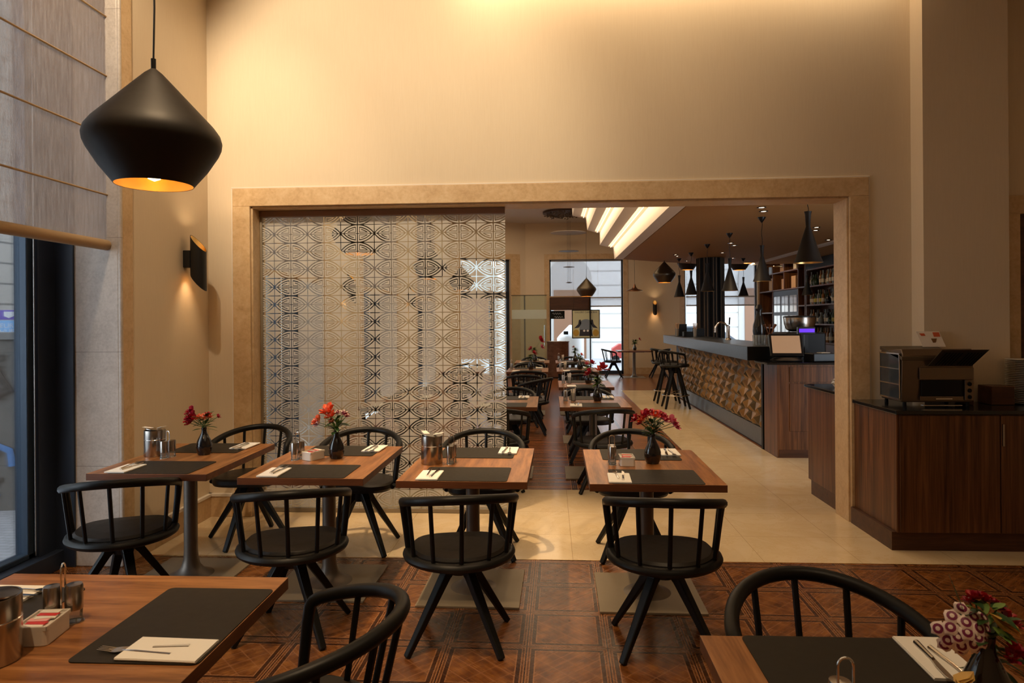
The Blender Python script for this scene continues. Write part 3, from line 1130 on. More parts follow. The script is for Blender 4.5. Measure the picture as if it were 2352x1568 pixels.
def place(P, x, y, rz, sw, label, group, cat='chair'):
    """rz turns the whole chair, sw swivels the seat on its base"""
    o = P.put((x, y, 0), R(rz), label, cat, group)
    for c in o.children:
        if c.name.split('.')[0] in UPPER:
            c.rotation_euler = (0, 0, R(sw))
        else:
            c.rotation_euler = (0, 0, 0)
    return o


CH = make_chair()
G1 = 'black armchairs in the front room'
for x, y, rz, sw, lb in (
        (-2.335, 3.60, 0, 22, 'black wooden armchair on the near side of the table by the left wall'),
        (-1.325, 3.43, 0, 16, 'black armchair seen from behind, second from the left in the near row'),
        (-.46, 3.37, 0, 10, 'black armchair seen from behind, third from the left in the near row'),
        (.54, 3.35, 0, -3, 'rightmost black armchair of the near row, seen from behind'),
        (-2.20, 4.86, 40, 143, 'black armchair facing the room beyond the leftmost table'),
        (-1.34, 4.71, 0, 184, 'black armchair in front of the etched glass, beyond the second table'),
        (-.47, 4.66, 0, 181, 'black armchair beyond the third table, right edge of the etched glass behind it'),
        (.545, 4.65, 0, 178, 'black armchair beyond the rightmost table, under the pink flowers'),
        (-.745, 1.87, 90, 4, 'black armchair cut off at the bottom edge between the two foreground tables'),
        (.775, 1.885, 0, 182, 'big foreground black armchair behind the bottom right table')):
    place(CH, x, y, rz, sw, lb, G1)


# ------------------------------------------------------------------ pedestal table prototype (long side along Y)
def make_table():
    t_ = thing('pedestal_table', None, None)
    m = B()
    m.box(-.346, .346, -.470, .470, .702, .740)
    m.k = 0
    o = m.build('tabletop', ['walnut_edge', 'walnut_top'], t_, bevel=.0015)
    o.data.polygons[1].material_index = 1
    B().box(-.2, .2, -.25, .25, .690, .702).build('support_plate', 'black_metal', t_)
    prof = [(.040, .690), (.040, .16), (.044, .11), (.055, .07), (.078, .04), (.115, .018), (.135, .0125)]
    B().lathe(prof[::-1], 28).build('column', 'column_steel', t_, smooth=True)
    B().box(-.288, .288, -.288, .288, 0, .0125).build('base_plate', 'brushed_base', t_, bevel=.002)
    return Proto(t_)


def rounded(w, d, r, z0, z1, m=None, n_=5):
    m = m or B()
    pts = []
    for cx, cy, a0 in ((w / 2 - r, d / 2 - r, 0), (-w / 2 + r, d / 2 - r, 90), (-w / 2 + r, -d / 2 + r, 180), (w / 2 - r, -d / 2 + r, 270)):
        for q in range(n_ + 1):
            a = R(a0 + 90 * q / n_)
            pts.append((cx + r * cos(a), cy + r * sin(a)))
    return m.prism(pts, z0, z1)


def mk_mat():
    return Proto(rounded(.47, .335, .018, 0, .003).build('placemat', 'placemat'))


def mk_napkin():
    m = B()
    # a folded paper napkin: three slightly sagging layers
    for i, (dx, z) in enumerate(((0, .0005), (.001, .0028), (-.001, .0051))):
        g = [(-.056 + dx, -.105), (.056 + dx, -.104), (.057 + dx, .105), (-.055 + dx, .106)]
        m.prism(g, z, z + .0020)
    m.tube([(-.056, -.105, .004), (-.056, .105, .004)], .0038, 6)
    return Proto(m.build('napkin', 'napkin'))


def mk_fork():
    m = B()
    m.tube([(0, -.095, .002), (0, -.05, .004), (0, 0, .006), (0, .040, .004)], [.0065, .0045, .0032, .003], 8, flat=1.0)
    m.prism([(-.004, .038), (.004, .038), (.0115, .052), (.0115, .066), (-.0115, .066), (-.0115, .052)], .003, .0048)
    for i in range(4):
        x = -.0095 + i * .00633
        m.beam((x, .064, .0042), (x, .105, .0065), (.0032, .0018), (.0020, .0015))
    return Proto(m.build('fork', 'chrome', smooth=True))


def mk_knife():
    m = B()
    m.tube([(0, -.095, .003), (0, -.05, .004), (0, -.005, .0045)], [.0075, .006, .005], 8, flat=1.0)
    m.prism([(-.005, -.006), (.005, -.006), (.010, .03), (.010, .075), (.003, .104), (-.004, .104)], .0035, .0052)
    return Proto(m.build('knife', 'chrome', smooth=True))


def mk_vase():
    prof = [(.0, .0), (.034, .0), (.041, .012), (.048, .045), (.0475, .066), (.040, .092), (.028, .117), (.018, .137), (.0148, .154), (.0170, .172),
            (.0140, .170), (.0120, .152), (.0125, .140), (.0, .138)]
    return Proto(B().lathe(prof, 30, cap=False, flute=.02, fn=10).build('vase', 'black_glaze', smooth=True))


def mk_pail():
    t_ = thing('table_pail', None, None)
    B().lathe([(0, 0), (.060, 0), (.063, .004), (.063, .160), (.0625, .163), (.059, .163), (.058, .02), (0, .02)], 36, cap=False).build('body', 'steel', t_, smooth=True)
    B().lathe([(.0632, .103), (.0645, .105), (.0632, .107)], 36, cap=False).build('seam', 'chrome', t_, smooth=True)
    m = B()
    for a in range(-2, 3):
        pass
    m.lathe([(0, .0), (.0585, .0), (.0585, .004), (0, .007)], 30)
    m.xf(Matrix.Translation((0, 0, .166)) @ Matrix.Rotation(R(9), 4, 'Y'))
    m.build('swing_lid', 'steel', t_, smooth=True)
    return Proto(t_)


def mk_waste():
    m = B()
    for (x, y, a, b) in ((-.045, .0, 20, 10), (.040, .01, -30, -14)):
        q = B()
        q.prism([(-.030, -.016), (.028, -.020), (.034, .012), (-.020, .020)], 0, .0022)
        q.xf(Matrix.Translation((x, y, .182)) @ Matrix.Rotation(R(a), 4, 'Z') @ Matrix.Rotation(R(b), 4, 'Y'))
        m.add(q.v, q.f)
    return Proto(m.build('crumpled_wrapper', 'paper'))


def mk_shaker():
    t_ = thing('shaker', None, None)
    B().lathe([(0, .0), (.020, .0), (.0225, .004), (.020, .013), (.0215, .032), (.0215, .034), (0, .034)], 20).build('glass_base', 'crystal', t_, smooth=True)
    B().lathe([(0, .034), (.0225, .034), (.0228, .097), (.0210, .103), (.0, .105)], 22).build('steel_top', 'steel', t_, smooth=True)
    return Proto(t_)


def mk_stand():
    m = B()
    p = [(-.015, 0, .002)] + [(-.015, 0, .03 + .022 * i) for i in range(6)]
    p += [(-.015 * cos(R(a)), 0, .150 + .016 * sin(R(a))) for a in range(0, 181, 20)]
    p += [(.015, 0, .14 - .022 * i) for i in range(6)] + [(.015, 0, .002)]
    m.tube(p, .0026, 8)
    for sy in (-1, 1):
        m.tube([(.022 * cos(2 * pi * i / 20), sy * .027 + .0245 * sin(2 * pi * i / 20), .0015) for i in range(20)], .0015, 6, True)
    m.beam((-.015, 0, .0016), (.015, 0, .0016), (.003, .003), (.003, .003))
    return Proto(m.build('cruet_stand', 'chrome', smooth=True))


def mk_box():
    m = B()
    w, d, h_, t_ = .085, .115, .048, .005
    rounded(w, d, .012, 0, h_ - .004, m)
    for a, b, c, e in ((-w / 2, w / 2, -d / 2, -d / 2 + t_), (-w / 2, w / 2, d / 2 - t_, d / 2), (-w / 2, -w / 2 + t_, -d / 2, d / 2), (w / 2 - t_, w / 2, -d / 2, d / 2)):
        m.box(a, b, c, e, h_ - .010, h_ + .004)
    return Proto(m.build('sachet_box', 'white_glaze', bevel=.003, seg=3))


def mk_packet(c):
    return Proto(B().prism([(-.026, -.010), (.026, -.009), (.025, .010), (-.026, .009)], 0, .003).build('sachet', c))


TB = make_table()
PM, NP, FK, KN, VS, PL, WS, SH, CS, SB = mk_mat(), mk_napkin(), mk_fork(), mk_knife(), mk_vase(), mk_pail(), mk_waste(), mk_shaker(), mk_stand(), mk_box()
PK = {c: mk_packet(c) for c in ('red_paper', 'pink_paper', 'paper')}


# ------------------------------------------------------------------ flowers
def petal(m, c, d, w_, l_, up=.3):
    """one cupped petal from c towards unit dir d"""
    d = Vector(d).normalized()
    s_ = d.cross(Vector((0, 0, 1)))
    if s_.length < .05:
        s_ = Vector((1, 0, 0))
    s_.normalize()
    nn = s_.cross(d).normalized()
    c = Vector(c)
    vs = [c, c + d * l_ * .4 + s_ * w_ * .5 + nn * w_ * up * .4, c + d * l_ * .45 - nn * w_ * .12, c + d * l_ * .4 - s_ * w_ * .5 + nn * w_ * up * .4,
          c + d * l_ * .82 + s_ * w_ * .42 + nn * w_ * up, c + d * l_ * 1.0 + nn * w_ * up * .6, c + d * l_ * .82 - s_ * w_ * .42 + nn * w_ * up]
    m.add(vs, [(0, 1, 2), (0, 2, 3), (1, 4, 5, 2), (2, 5, 6, 3)])


def blossom(parent, c, axis, size, mats, rnd, name='blossom'):
    m = B()
    ax = Vector(axis).normalized()
    u = ax.orthogonal().normalized()
    w_ = ax.cross(u)
    for ring, (open_, k, sc) in enumerate(((.95, 6, 1.0), (.55, 5, .8), (.22, 4, .6))):
        m.k = ring % len(mats)
        for i in range(k):
            a = 2 * pi * i / k + ring * .5 + rnd.random() * .3
            d = (u * cos(a) + w_ * sin(a)) * open_ + ax * (1.1 - open_ * .7)
            petal(m, c, d, size * .62 * sc, size * sc, .35)
    return m.build(name, list(mats), parent, smooth=True)


def leafm(m, c, d, l_, w_, droop=.2):
    d = Vector(d).normalized()
    s_ = d.cross(Vector((0, 0, 1))).normalized() if abs(d.z) < .98 else Vector((1, 0, 0))
    c = Vector(c)
    pts = []
    for i in range(6):
        q = i / 5
        p = c + d * l_ * q + Vector((0, 0, -droop * l_ * q * q))
        ww = w_ * sin(pi * min(.97, q * .9 + .08))
        pts.append((p + s_ * ww, p - Vector((0, 0, ww * .25)), p - s_ * ww))
    vs = [x for t3 in pts for x in t3]
    fs = []
    for i in range(5):
        for j in (0, 1):
            fs.append((i * 3 + j, i * 3 + j + 1, i * 3 + 4 + j, i * 3 + 3 + j))
    m.add(vs, fs)


def bouquet(loc, label, spec, seed, scale=1.0, leaves=9, group='posies in the black vases'):
    """spec: list of (dx, dz, dy, size, mats) blossoms relative to the vase mouth"""
    rnd = random.Random(seed)
    spec = [(a, b, c, s_ * 1.5, d) for a, b, c, s_, d in spec]
    leaves = int(leaves * 2.0)
    t_ = thing('flower_bouquet', label, 'flowers', (loc[0], loc[1], loc[2] + .162), 0, group)
    ms = B()
    for dx, dz, dy, s_, mats in spec:
        p1 = Vector((dx, dy, dz)) * scale
        p0 = Vector((rnd.uniform(-.005, .005), rnd.uniform(-.005, .005), -.02))
        mid = p0.lerp(p1, .5) + Vector((-p1.x * .15, -p1.y * .15, abs(p1.x) * .12))
        ms.tube([p0, p0 + Vector((0, 0, .03)), mid, p1], .0019, 5)
        blossom(t_, p1, (p1.x * .8 + rnd.uniform(-.02, .02), p1.y * .8 - .03, .06), s_ * scale, mats, rnd)
    ms.build('stem', 'stem', t_, smooth=True)
    for c_, k in (('leaf', leaves), ('leaf_light', leaves // 2)):
        m = B()
        for i in range(k):
            a = rnd.uniform(0, 2 * pi)
            r0 = rnd.uniform(0, .02)
            leafm(m, (r0 * cos(a), r0 * sin(a), rnd.uniform(.0, .085) * scale), (cos(a), sin(a), rnd.uniform(-.2, 1.1)), rnd.uniform(.045, .085) * scale, rnd.uniform(.009, .016) * scale, .3)
        m.build('foliage', c_, t_, smooth=True)
    return t_


RED, CRI, ORA, COR, PNK, PAL = ('petal_red', 'petal_crimson', 'petal_red'), ('petal_crimson', 'petal_red', 'petal_pale'), ('petal_orange', 'petal_coral', 'petal_orange'), \
    ('petal_coral', 'petal_orange', 'petal_pale'), ('petal_pink', 'petal_crimson', 'petal_pale'), ('petal_pale', 'petal_plum', 'petal_pale')


# ------------------------------------------------------------------ set the tables
def W2(cx, cy, rz, x, y):
    a = R(rz)
    return (cx + x * cos(a) - y * sin(a), cy + x * sin(a) + y * cos(a))


def setting(cx, cy, rz, side, where, nx=-.185, cut=True, g='front'):
    """one cover: mat, napkin, fork and knife; side = -1 diner at local -Y, +1 at +Y"""
    r2 = rz + (0 if side < 0 else 180)
    p = W2(cx, cy, r2, .005, -.470 + .170)
    PM.put((*p, .740), R(r2), 'dark brown rectangular placemat on %s' % where, 'placemat', 'dark placemats')
    p = W2(cx, cy, r2, nx, -.470 + .112)
    NP.put((*p, .7430), R(r2 + random.uniform(-2, 2)), 'white folded paper napkin on %s' % where, 'napkin', 'folded white napkins')
    if cut:
        p = W2(cx, cy, r2, nx - .012, -.470 + .165)
        FK.put((*p, .7505), R(r2 + 3), 'fork on the napkin, %s' % where, 'fork', 'forks on napkins')
        p = W2(cx, cy, r2, nx + .020, -.470 + .140)
        KN.put((*p, .7500), R(r2 - 4), 'knife on the napkin, %s' % where, 'knife', 'knives on napkins')


def table(cx, cy, rz, label, group):
    return TB.put((cx, cy, 0), R(rz), label, 'table', group)


GT = 'walnut pedestal tables in the front room'
TW = [(-2.25, 4.14, 0, 'the table by the left wall', 'walnut topped pedestal table by the left wall, steel pail and vase on it'),
      (-1.345, 4.06, -.5, 'the second table from the left', 'second walnut pedestal table from the left, orange flowers and sachet box on it'),
      (-.465, 4.01, -.9, 'the third table from the left', 'third walnut pedestal table from the left, steel pail but no flowers on it'),
      (.545, 3.97, -.6, 'the rightmost table of the row', 'rightmost walnut pedestal table of the row, pink flowers on it')]
for cx, cy, rz, wh, lb in TW:
    table(cx, cy, rz, lb, GT)
    setting(cx, cy, rz, -1, wh + ', near side')
    setting(cx, cy, rz, 1, wh + ', far side')
table(-1.335, 1.85, 90, 'big foreground walnut table at the bottom left corner', GT)
setting(-1.335, 1.85, 90, -1, 'the bottom left table, right end', nx=-.165, cut=False)
FK.put((-1.050, 1.668, .7440), R(84), 'fork half under the napkin on the bottom left table', 'fork', 'forks on napkins')
KN.put((-1.025, 1.690, .7437), R(97), 'knife half under the napkin on the bottom left table', 'knife', 'knives on napkins')
setting(-1.335, 1.85, 90, 1, 'the bottom left table, left end', nx=-.165)
table(.735, 1.365, 0, 'foreground walnut table at the bottom right corner', GT)
setting(.735, 1.365, 0, 1, 'the bottom right table', nx=-.20)


def cruet(x, y, rz, where, nm2=('nearer', 'farther')):
    CS.put((x, y, .740), R(rz), 'wire cruet stand with looped handle on %s' % where, 'cruet stand', 'wire cruet stands')
    for s_, nm in ((-1, nm2[0]), (1, nm2[1])):
        p = W2(x, y, rz, 0, s_ * .027)
        SH.put((*p, .7433), 0, '%s steel topped shaker on %s' % (nm, where), 'shaker', 'salt and pepper shakers')


def sbox(x, y, rz, where, seed=0):
    SB.put((x, y, .740), R(rz), 'white ceramic sachet box on %s' % where, 'box', 'white sachet boxes')
    rnd = random.Random(seed)
    cs = ('paper', 'red_paper', 'pink_paper', 'paper', 'red_paper', 'paper')
    for i in range(6):
        p = W2(x, y, rz, rnd.uniform(-.006, .006), -.038 + i * .015)
        nth = ORD[i] + ' from the front'
        o = PK[cs[i]].put((*p, .785 + .0012 * i), R(rz + rnd.uniform(-12, 12)),
                          '%s sachet, %s, box on %s' % ({'paper': 'cream', 'red_paper': 'red', 'pink_paper': 'pink'}[cs[i]], nth, where), 'sachet', 'sachets in the box on ' + where)


wh = [w_[3] for w_ in TW]
PL.put((-2.505, 4.185, .740), R(30), 'brushed steel table pail with open swing lid on the leftmost table', 'pail', 'steel table pails')
WS.put((-2.505, 4.185, .735), 0, 'white crumpled wrappers sticking out of the pail on the leftmost table', 'wrapper', 'wrappers in the pails')
cruet(-2.385, 4.125, -25, wh[0])
VS.put((-2.205, 4.225, .740), 0, 'glossy black vase holding crimson flowers on the leftmost table', 'vase', 'black vases')
bouquet((-2.205, 4.225, .740), 'crimson and coral flowers in the vase on the leftmost table',
        [(-.085, .105, 0, .032, CRI), (-.075, .080, -.01, .034, CRI), (-.092, .058, 0, .032, RED), (-.065, .058, -.01, .030, CRI), (-.088, .036, 0, .028, RED),
         (-.035, .068, 0, .022, COR), (.000, .066, -.01, .026, COR), (.020, .078, .01, .024, RED), (.035, .075, 0, .016, COR), (.092, .078, 0, .014, CRI)], 3, leaves=8)
cruet(-1.545, 4.085, -20, wh[1])
sbox(-1.455, 4.100, -28, wh[1], 1)
VS.put((-1.318, 4.125, .740), 0, 'glossy black vase holding orange flowers on the second table', 'vase', 'black vases')
bouquet((-1.318, 4.125, .740), 'orange lily-like flowers in the vase on the second table',
        [(-.045, .125, -.01, .042, ORA), (-.030, .095, -.01, .034, ORA), (-.115, .060, 0, .034, COR), (-.110, .045, -.01, .026, PAL), (.010, .110, 0, .020, PAL),
         (.045, .105, 0, .024, PAL), (.062, .095, 0, .018, CRI), (-.02, .065, -.02, .018, ORA)], 5, leaves=14)
PL.put((-.705, 3.998, .740), R(-20), 'brushed steel table pail with open swing lid on the third table', 'pail', 'steel table pails')
WS.put((-.700, 3.998, .735), R(160), 'white crumpled wrappers sticking out of the pail on the third table', 'wrapper', 'wrappers in the pails')
cruet(-.588, 3.998, -8, wh[2])
cruet(.352, 3.998, 0, wh[3])
sbox(.435, 3.985, 0, wh[3], 2)
VS.put((.590, 4.025, .740), 0, 'glossy black vase holding pink flowers on the rightmost table', 'vase', 'black vases')
bouquet((.590, 4.025, .740), 'pink and red flowers in the vase on the rightmost table',
        [(-.095, .092, 0, .026, CRI), (-.060, .090, -.01, .026, ORA), (-.040, .110, 0, .034, RED), (-.010, .118, 0, .030, PNK), (.015, .110, -.01, .032, COR),
         (.045, .102, 0, .034, PNK), (.070, .085, 0, .034, PNK), (.060, .100, .02, .030, CRI), (.112, .072, 0, .036, PNK), (.125, .055, -.01, .030, PNK), (-.070, .070, 0, .020, CRI)], 9, leaves=16)

# bottom left table
PL.put((-1.392, 1.622, .740), R(60), 'large looking steel table pail cut off by the left edge of the photo', 'pail', 'steel table pails')
SB_ = sbox(-1.362, 1.752, 8, 'the bottom left table', 4)
cruet(-1.368, 1.838, -72, 'the bottom left table', ('left', 'right'))
# bottom right table
cruet(.578, 1.385, 0, 'the bottom right table')
VS.put((.905, 1.480, .740), 0, 'black vase hidden under the flowers of the bottom right table', 'vase', 'black vases')
fb = bouquet((.905, 1.480, .740), 'mixed pale pink, dark red and yellow flowers at the bottom right corner',
             [(.000, .088, .05, .020, RED), (.025, .082, .05, .022, CRI), (.050, .066, .04, .022, RED), (.072, .045, .03, .022, CRI), (-.012, .078, .05, .016, CRI), (.088, .028, .03, .018, RED),
              (.065, -.025, 0, .024, RED), (.085, -.040, 0, .022, RED), (.045, -.038, -.02, .020, CRI), (.105, -.065, 0, .018, RED)], 21, .8, leaves=8)
rnd = random.Random(5)
for i in range(21):          # the pale florets with plum rings
    th, ph = rnd.uniform(0, 2 * pi), math.sqrt((i + .5) / 21)
    cx, cz = .058 * ph * cos(i * 2.4), .046 * ph * sin(i * 2.4)
    c = Vector((-.043 + cx, -.03 + .04 * ph * ph, .020 + cz))
    nrm = (Vector((cx * 1.1, -.06, cz * 1.1 + .03))).normalized()
    u_ = nrm.orthogonal().normalized()
    w_ = nrm.cross(u_)
    rings = [(0, .003), (.0046, .002), (.0048, .002), (.0100, .001), (.0103, .001), (.0155, -.002)]
    pr = None
    m = B()
    for k, (r_, h_) in enumerate(rings[1:], 1):
        cur = [c + nrm * h_ + (u_ * cos(2 * pi * q / 12) + w_ * sin(2 * pi * q / 12)) * r_ * (1 + (.16 * cos(5 * 2 * pi * q / 12) if k == 5 else 0)) for q in range(12)]
        m.k = 0 if k in (1, 5) else 1
        if k == 1:
            m.add([c + nrm * .003] + cur, [(0, q + 1, (q + 1) % 12 + 1) for q in range(12)])
        else:
            m.add(pr + cur, [(q, (q + 1) % 12, (q + 1) % 12 + 12, q + 12) for q in range(12)])
        pr = cur
    m.build('floret', ['petal_pale', 'petal_plum'], fb, smooth=True)
for p, d, l_ in (((.000, -.01, .062), (.6, -.2, -.55), .065), ((-.050, -.04, -.045), (-.6, -.2, -.5), .045)):
    m = B()
    for q in range(5):
        petal(m, p, Vector(d) + Vector((rnd.uniform(-.2, .2), rnd.uniform(-.2, .2), rnd.uniform(-.1, .1))), .026, l_, .3)
    m.build('bud', 'petal_yellow', fb, smooth=True)
m = B()
for i in range(20):
    a = rnd.uniform(0, 2 * pi)
    leafm(m, (rnd.uniform(-.02, .06), rnd.uniform(.0, .04), rnd.uniform(-.09, -.03)), (cos(a), sin(a), rnd.uniform(-.6, .3)), rnd.uniform(.04, .065), .011, .3)
leafm(m, (-.045, .0, .06), (-.35, .1, 1), .085, .010, 0)
m.build('foliage', 'leaf', fb, smooth=True)

# ------------------------------------------------------------------ tables and chairs of the back room
GTB = 'walnut tables in the back room'
G2 = 'black armchairs in the back room'
BT = [(.430, 7.06, 'the first back room table right of the aisle'), (.445, 9.03, 'the second back room table right of the aisle'),
      (.445, 11.65, 'the third back room table right of the aisle'), (.445, 13.86, 'the fourth back room table right of the aisle'),
      (-.480, 7.07, 'the first back room table left of the aisle'), (-.390, 11.62, 'the second back room table left of the aisle'),
      (-.375, 13.95, 'the third back room table left of the aisle'), (-1.55, 7.10, 'the near back room table behind the etched glass'),
      (-1.50, 11.65, 'the far back room table behind the etched glass')]
for k, (cx, cy, wh_) in enumerate(BT):
    kind = ('first', 'second', 'third', 'fourth')[k % 4]
    table(cx, cy, 0, 'walnut table, ' + wh_.replace('the ', '', 1), GTB)
    setting(cx, cy, 0, -1, wh_ + ', near side', cut=k in (0, 4))
    setting(cx, cy, 0, 1, wh_ + ', far side', cut=k in (0, 4))
    if k not in (4, 7, 8):
        VS.put((cx + .05, cy + .04, .740), 0, 'black vase on ' + wh_, 'vase', 'black vases')
    if k in (0, 1, 2, 3, 4, 5, 7):
        cruet(cx - .28, cy + .06, 0, wh_)


def cup_straws(x, y, where):
    t_ = thing('sachet_glass', 'small glass packed with paper sachets on %s' % where, 'glass', (x, y, .740), 0, 'glasses of paper sachets')
    B().lathe([(0, 0), (.024, 0), (.030, .085), (.028, .085), (.022, .004), (0, .004)], 18, cap=False).build('glass', 'crystal', t_, smooth=True)
    m = B()
    rr = random.Random(int(x * 100))
    for i in range(7):
        a = rr.uniform(0, 2 * pi)
        m.beam((.008 * cos(a), .008 * sin(a), .006), (.024 * cos(a), .024 * sin(a), .11 + rr.uniform(0, .03)), (.018, .003), (.018, .003))
    m.build('sachet', 'paper', t_)


for k in (0, 1, 2, 3):
    cup_straws(BT[k][0] - .20, BT[k][1] + .05, BT[k][2])
bouquet((BT[0][0] + .05, BT[0][1] + .04, .740), 'tall red lily and leaves in the vase of the first back room table',
        [(.055, .17, 0, .055, RED), (.02, .155, -.01, .040, COR), (-.085, .12, 0, .045, CRI)], 31, 1.0, 22)
bouquet((BT[1][0] + .05, BT[1][1] + .04, .740), 'pink and green sprig in the vase of the second back room table',
        [(.05, .10, 0, .04, CRI), (-.02, .09, 0, .03, PNK)], 32, 1.0, 16)
bouquet((BT[2][0] + .05, BT[2][1] + .04, .740), 'mostly green sprig on the third back room table right of the aisle', [(.03, .08, 0, .03, COR)], 33, 1.0, 16)
bouquet((BT[3][0] + .05, BT[3][1] + .04, .740), 'green leaves in the vase of the fourth back room table', [(-.03, .11, 0, .03, PAL)], 34, 1.1, 20)
bouquet((BT[5][0] + .05, BT[5][1] + .04, .740), 'dark green sprig with red buds on the second table left of the aisle', [(.05, .10, 0, .04, RED)], 35, 1.1, 18)
bouquet((BT[6][0] + .05, BT[6][1] + .04, .740), 'tall dark red flower on the third table left of the aisle',
        [(.10, .22, 0, .06, RED), (.12, .10, 0, .04, PNK), (-.07, .07, 0, .04, CRI)], 36, 1.2, 18)

BC = []
for k, (cx, cy, wh_) in enumerate(BT):
    if k == 0:
        BC += [(cx + .05, cy - .66, 0, 8, 'black armchair on the near side of ' + wh_), (cx, cy + .66, 0, 186, 'black armchair on the far side of ' + wh_)]
    elif k == 4:
        BC += [(cx, cy - .62, 0, -10, 'black armchair on the near side of ' + wh_), (cx + .02, cy + .72, 0, 176, 'black armchair on the far side of ' + wh_)]
    else:
        BC += [(cx + .03 * (k % 3 - 1), cy - .56, 0, 6 - 5 * (k % 3), 'black armchair on the near side of ' + wh_),
               (cx - .02 * (k % 3 - 1), cy + .72, 0, 180 + 4 * (k % 2), 'black armchair on the far side of ' + wh_)]
BC += [(-.30, 9.55, 0, 60, 'black armchair pulled out left of the aisle between two back room tables'),
       (-.42, 10.25, 0, 4, 'black armchair left of the aisle with its back to the camera, no table near')]
for x, y, rz, sw, lb in BC:
    place(CH, x, y, rz, sw, lb, G2)
place(CH, 1.72, 18.86, 0, -82, 'black armchair left of the small table below the far wall lamp', G2)
place(CH, 2.93, 18.80, 0, 88, 'black armchair right of the small table below the far wall lamp', G2)
TB.put((2.28, 18.86, 0), R(90), 'walnut table with two black chairs below the far wall lamp', 'table', GTB)
VS.put((2.30, 18.86, .740), 0, 'black vase on the small table below the far wall lamp', 'vase', 'black vases')
bouquet((2.30, 18.86, .740), 'dark green sprig on the table below the far wall lamp', [(.1, .1, 0, .03, CRI)], 41, 1.3, 26)

ST = make_chair(True)
for x, y, sw, lb in ((2.22, 12.32, 62, 'nearest black bar stool with curved back at the patterned bar'), (2.20, 13.14, 78, 'second black bar stool, half hidden behind the nearest one')):
    place(ST, x, y, 0, -sw, lb, 'black bar stools', 'stool')

# ------------------------------------------------------------------ bar
bar = thing('bar_counter', 'long bar counter with golden relief front and dark steel top', 'counter', (0, 0, 0))
B().box(2.60, 3.00, 8.44, 14.3, 0, 1.07).build('body', 'bar_black', bar)
m = B()
m.prism([(2.37, 8.4), (3.02, 8.4), (3.05, 14.9), (2.43, 14.9)], 1.075, 1.245)
m.build('counter_top', 'bar_steel', bar, bevel=.006)
B().box(2.372, 2.66, 8.385, 8.40, 1.078, 1.242).build('end_cap', 'bar_black', bar)
B().box(2.585, 2.60, 8.44, 13.9, .02, .235).build('kick_plate', 'bar_steel', bar)
B().box(2.555, 2.62, 8.41, 8.47, 0, 1.072).build('corner_post', 'bar_black', bar)
m = B()
cw, chh = .165, .145
rr = random.Random(2)
ny = int((13.85 - 8.48) / cw)
for i in range(ny + 1):
    for j in range(6):
        y0 = 8.48 + i * cw
        z0 = .245 + j * chh * .96
        y1, z1 = y0 + cw, z0 + chh * .96
        up = (i + j) % 2 == 0
        xb = 2.60
        A = (xb - .004, y0, z0)
        Bp = (xb - .004, y1, z0)
        Cp = (xb - .004, y1, z1)
        D = (xb - .004, y0, z1)
        ctr = (xb - .055, y0 + cw * (.28 if up else .72), z0 + chh * (.34 if up else .62))
        mid1 = (xb - .030, y0 + cw * .5, z0 if up else z1)
        m.add([A, Bp, Cp, D, ctr, mid1], [(0, 5, 4) if up else (0, 1, 4), (5, 1, 4) if up else (1, 2, 4), (1, 2, 4) if up else (2, 5, 4),
                                            (2, 3, 4) if up else (5, 3, 4), (3, 0, 4)])
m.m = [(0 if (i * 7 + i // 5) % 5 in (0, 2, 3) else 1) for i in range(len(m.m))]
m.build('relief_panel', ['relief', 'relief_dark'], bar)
for k, y in enumerate((13.05,)):
    pass

blk = thing('bar_cabinet', 'dark wood end cabinet of the bar carrying the till', 'cabinet', (0, 0, 0))
B().box(2.563, 3.9, 7.905, 8.38, 0, 1.055).build('body', 'cabinet_wood', blk, bevel=.002)
B().box(2.45, 3.9, 7.895, 8.38, 1.055, 1.078).build('worktop', 'black_stone', blk, bevel=.004)
B().box(2.70, 3.22, 7.897, 7.905, .86, 1.03).build('drawer', 'cabinet_wood', blk, bevel=.002)
B().box(2.70, 3.22, 7.897, 7.905, .30, .84).build('door', 'cabinet_wood', blk, bevel=.002)
B().box(2.58, 3.88, 7.90, 7.906, .0, .09).build('plinth', 'cabinet_base', blk)

till = thing('till_screen', 'tilted point of sale touch screen with painted warm reflection on the bar cabinet', 'screen', (2.735, 8.10, 1.08), R(-6))
B().lathe([(0, 0), (.17, 0), (.18, .02), (.12, .05), (0, .055)], 30).build('base', 'black_metal', till, smooth=True)
TM = Matrix.Translation((0, .02, .185)) @ Matrix.Rotation(R(-24), 4, 'X')
B().box(-.185, .185, -.012, .03, -.135, .145).xf(TM).build('bezel', 'black_metal', till, bevel=.008)
B().box(-.158, .158, -.0145, -.011, -.100, .118).xf(TM).build('display', 'screen', till)
B().tube([(0, .03, .04), (0, .06, .12), (0, .04, .20)], .02, 10).build('arm', 'black_metal', till, smooth=True)

pr = thing('receipt_printer', 'black receipt printer with pale slip beside the till', 'printer', (3.12, 8.10, 1.079), R(8))
B().box(-.14, .14, -.10, .11, 0, .10).build('body', 'black_metal', pr, bevel=.012)
B().prism([(-.03, -.08), (.08, -.07), (.07, .02), (-.04, .01)], .10, .106).build('slip', 'label_cream', pr)
B().box(.20, .32, -.06, .06, 0, .055).build('card_reader', 'wicker', pr, bevel=.008)

pos = thing('bar_display', 'narrow glowing purple display above the till', 'display', (3.02, 8.27, 1.0795))
B().box(-.02, .02, -.02, .02, 0, .32).build('pole', 'black_metal', pos)
B().box(-.10, .10, -.03, .03, .31, .40).build('case', 'black_metal', pos, bevel=.006)
B().box(-.088, .088, -.034, -.029, .335, .378).build('display_window', 'purple_led', pos)

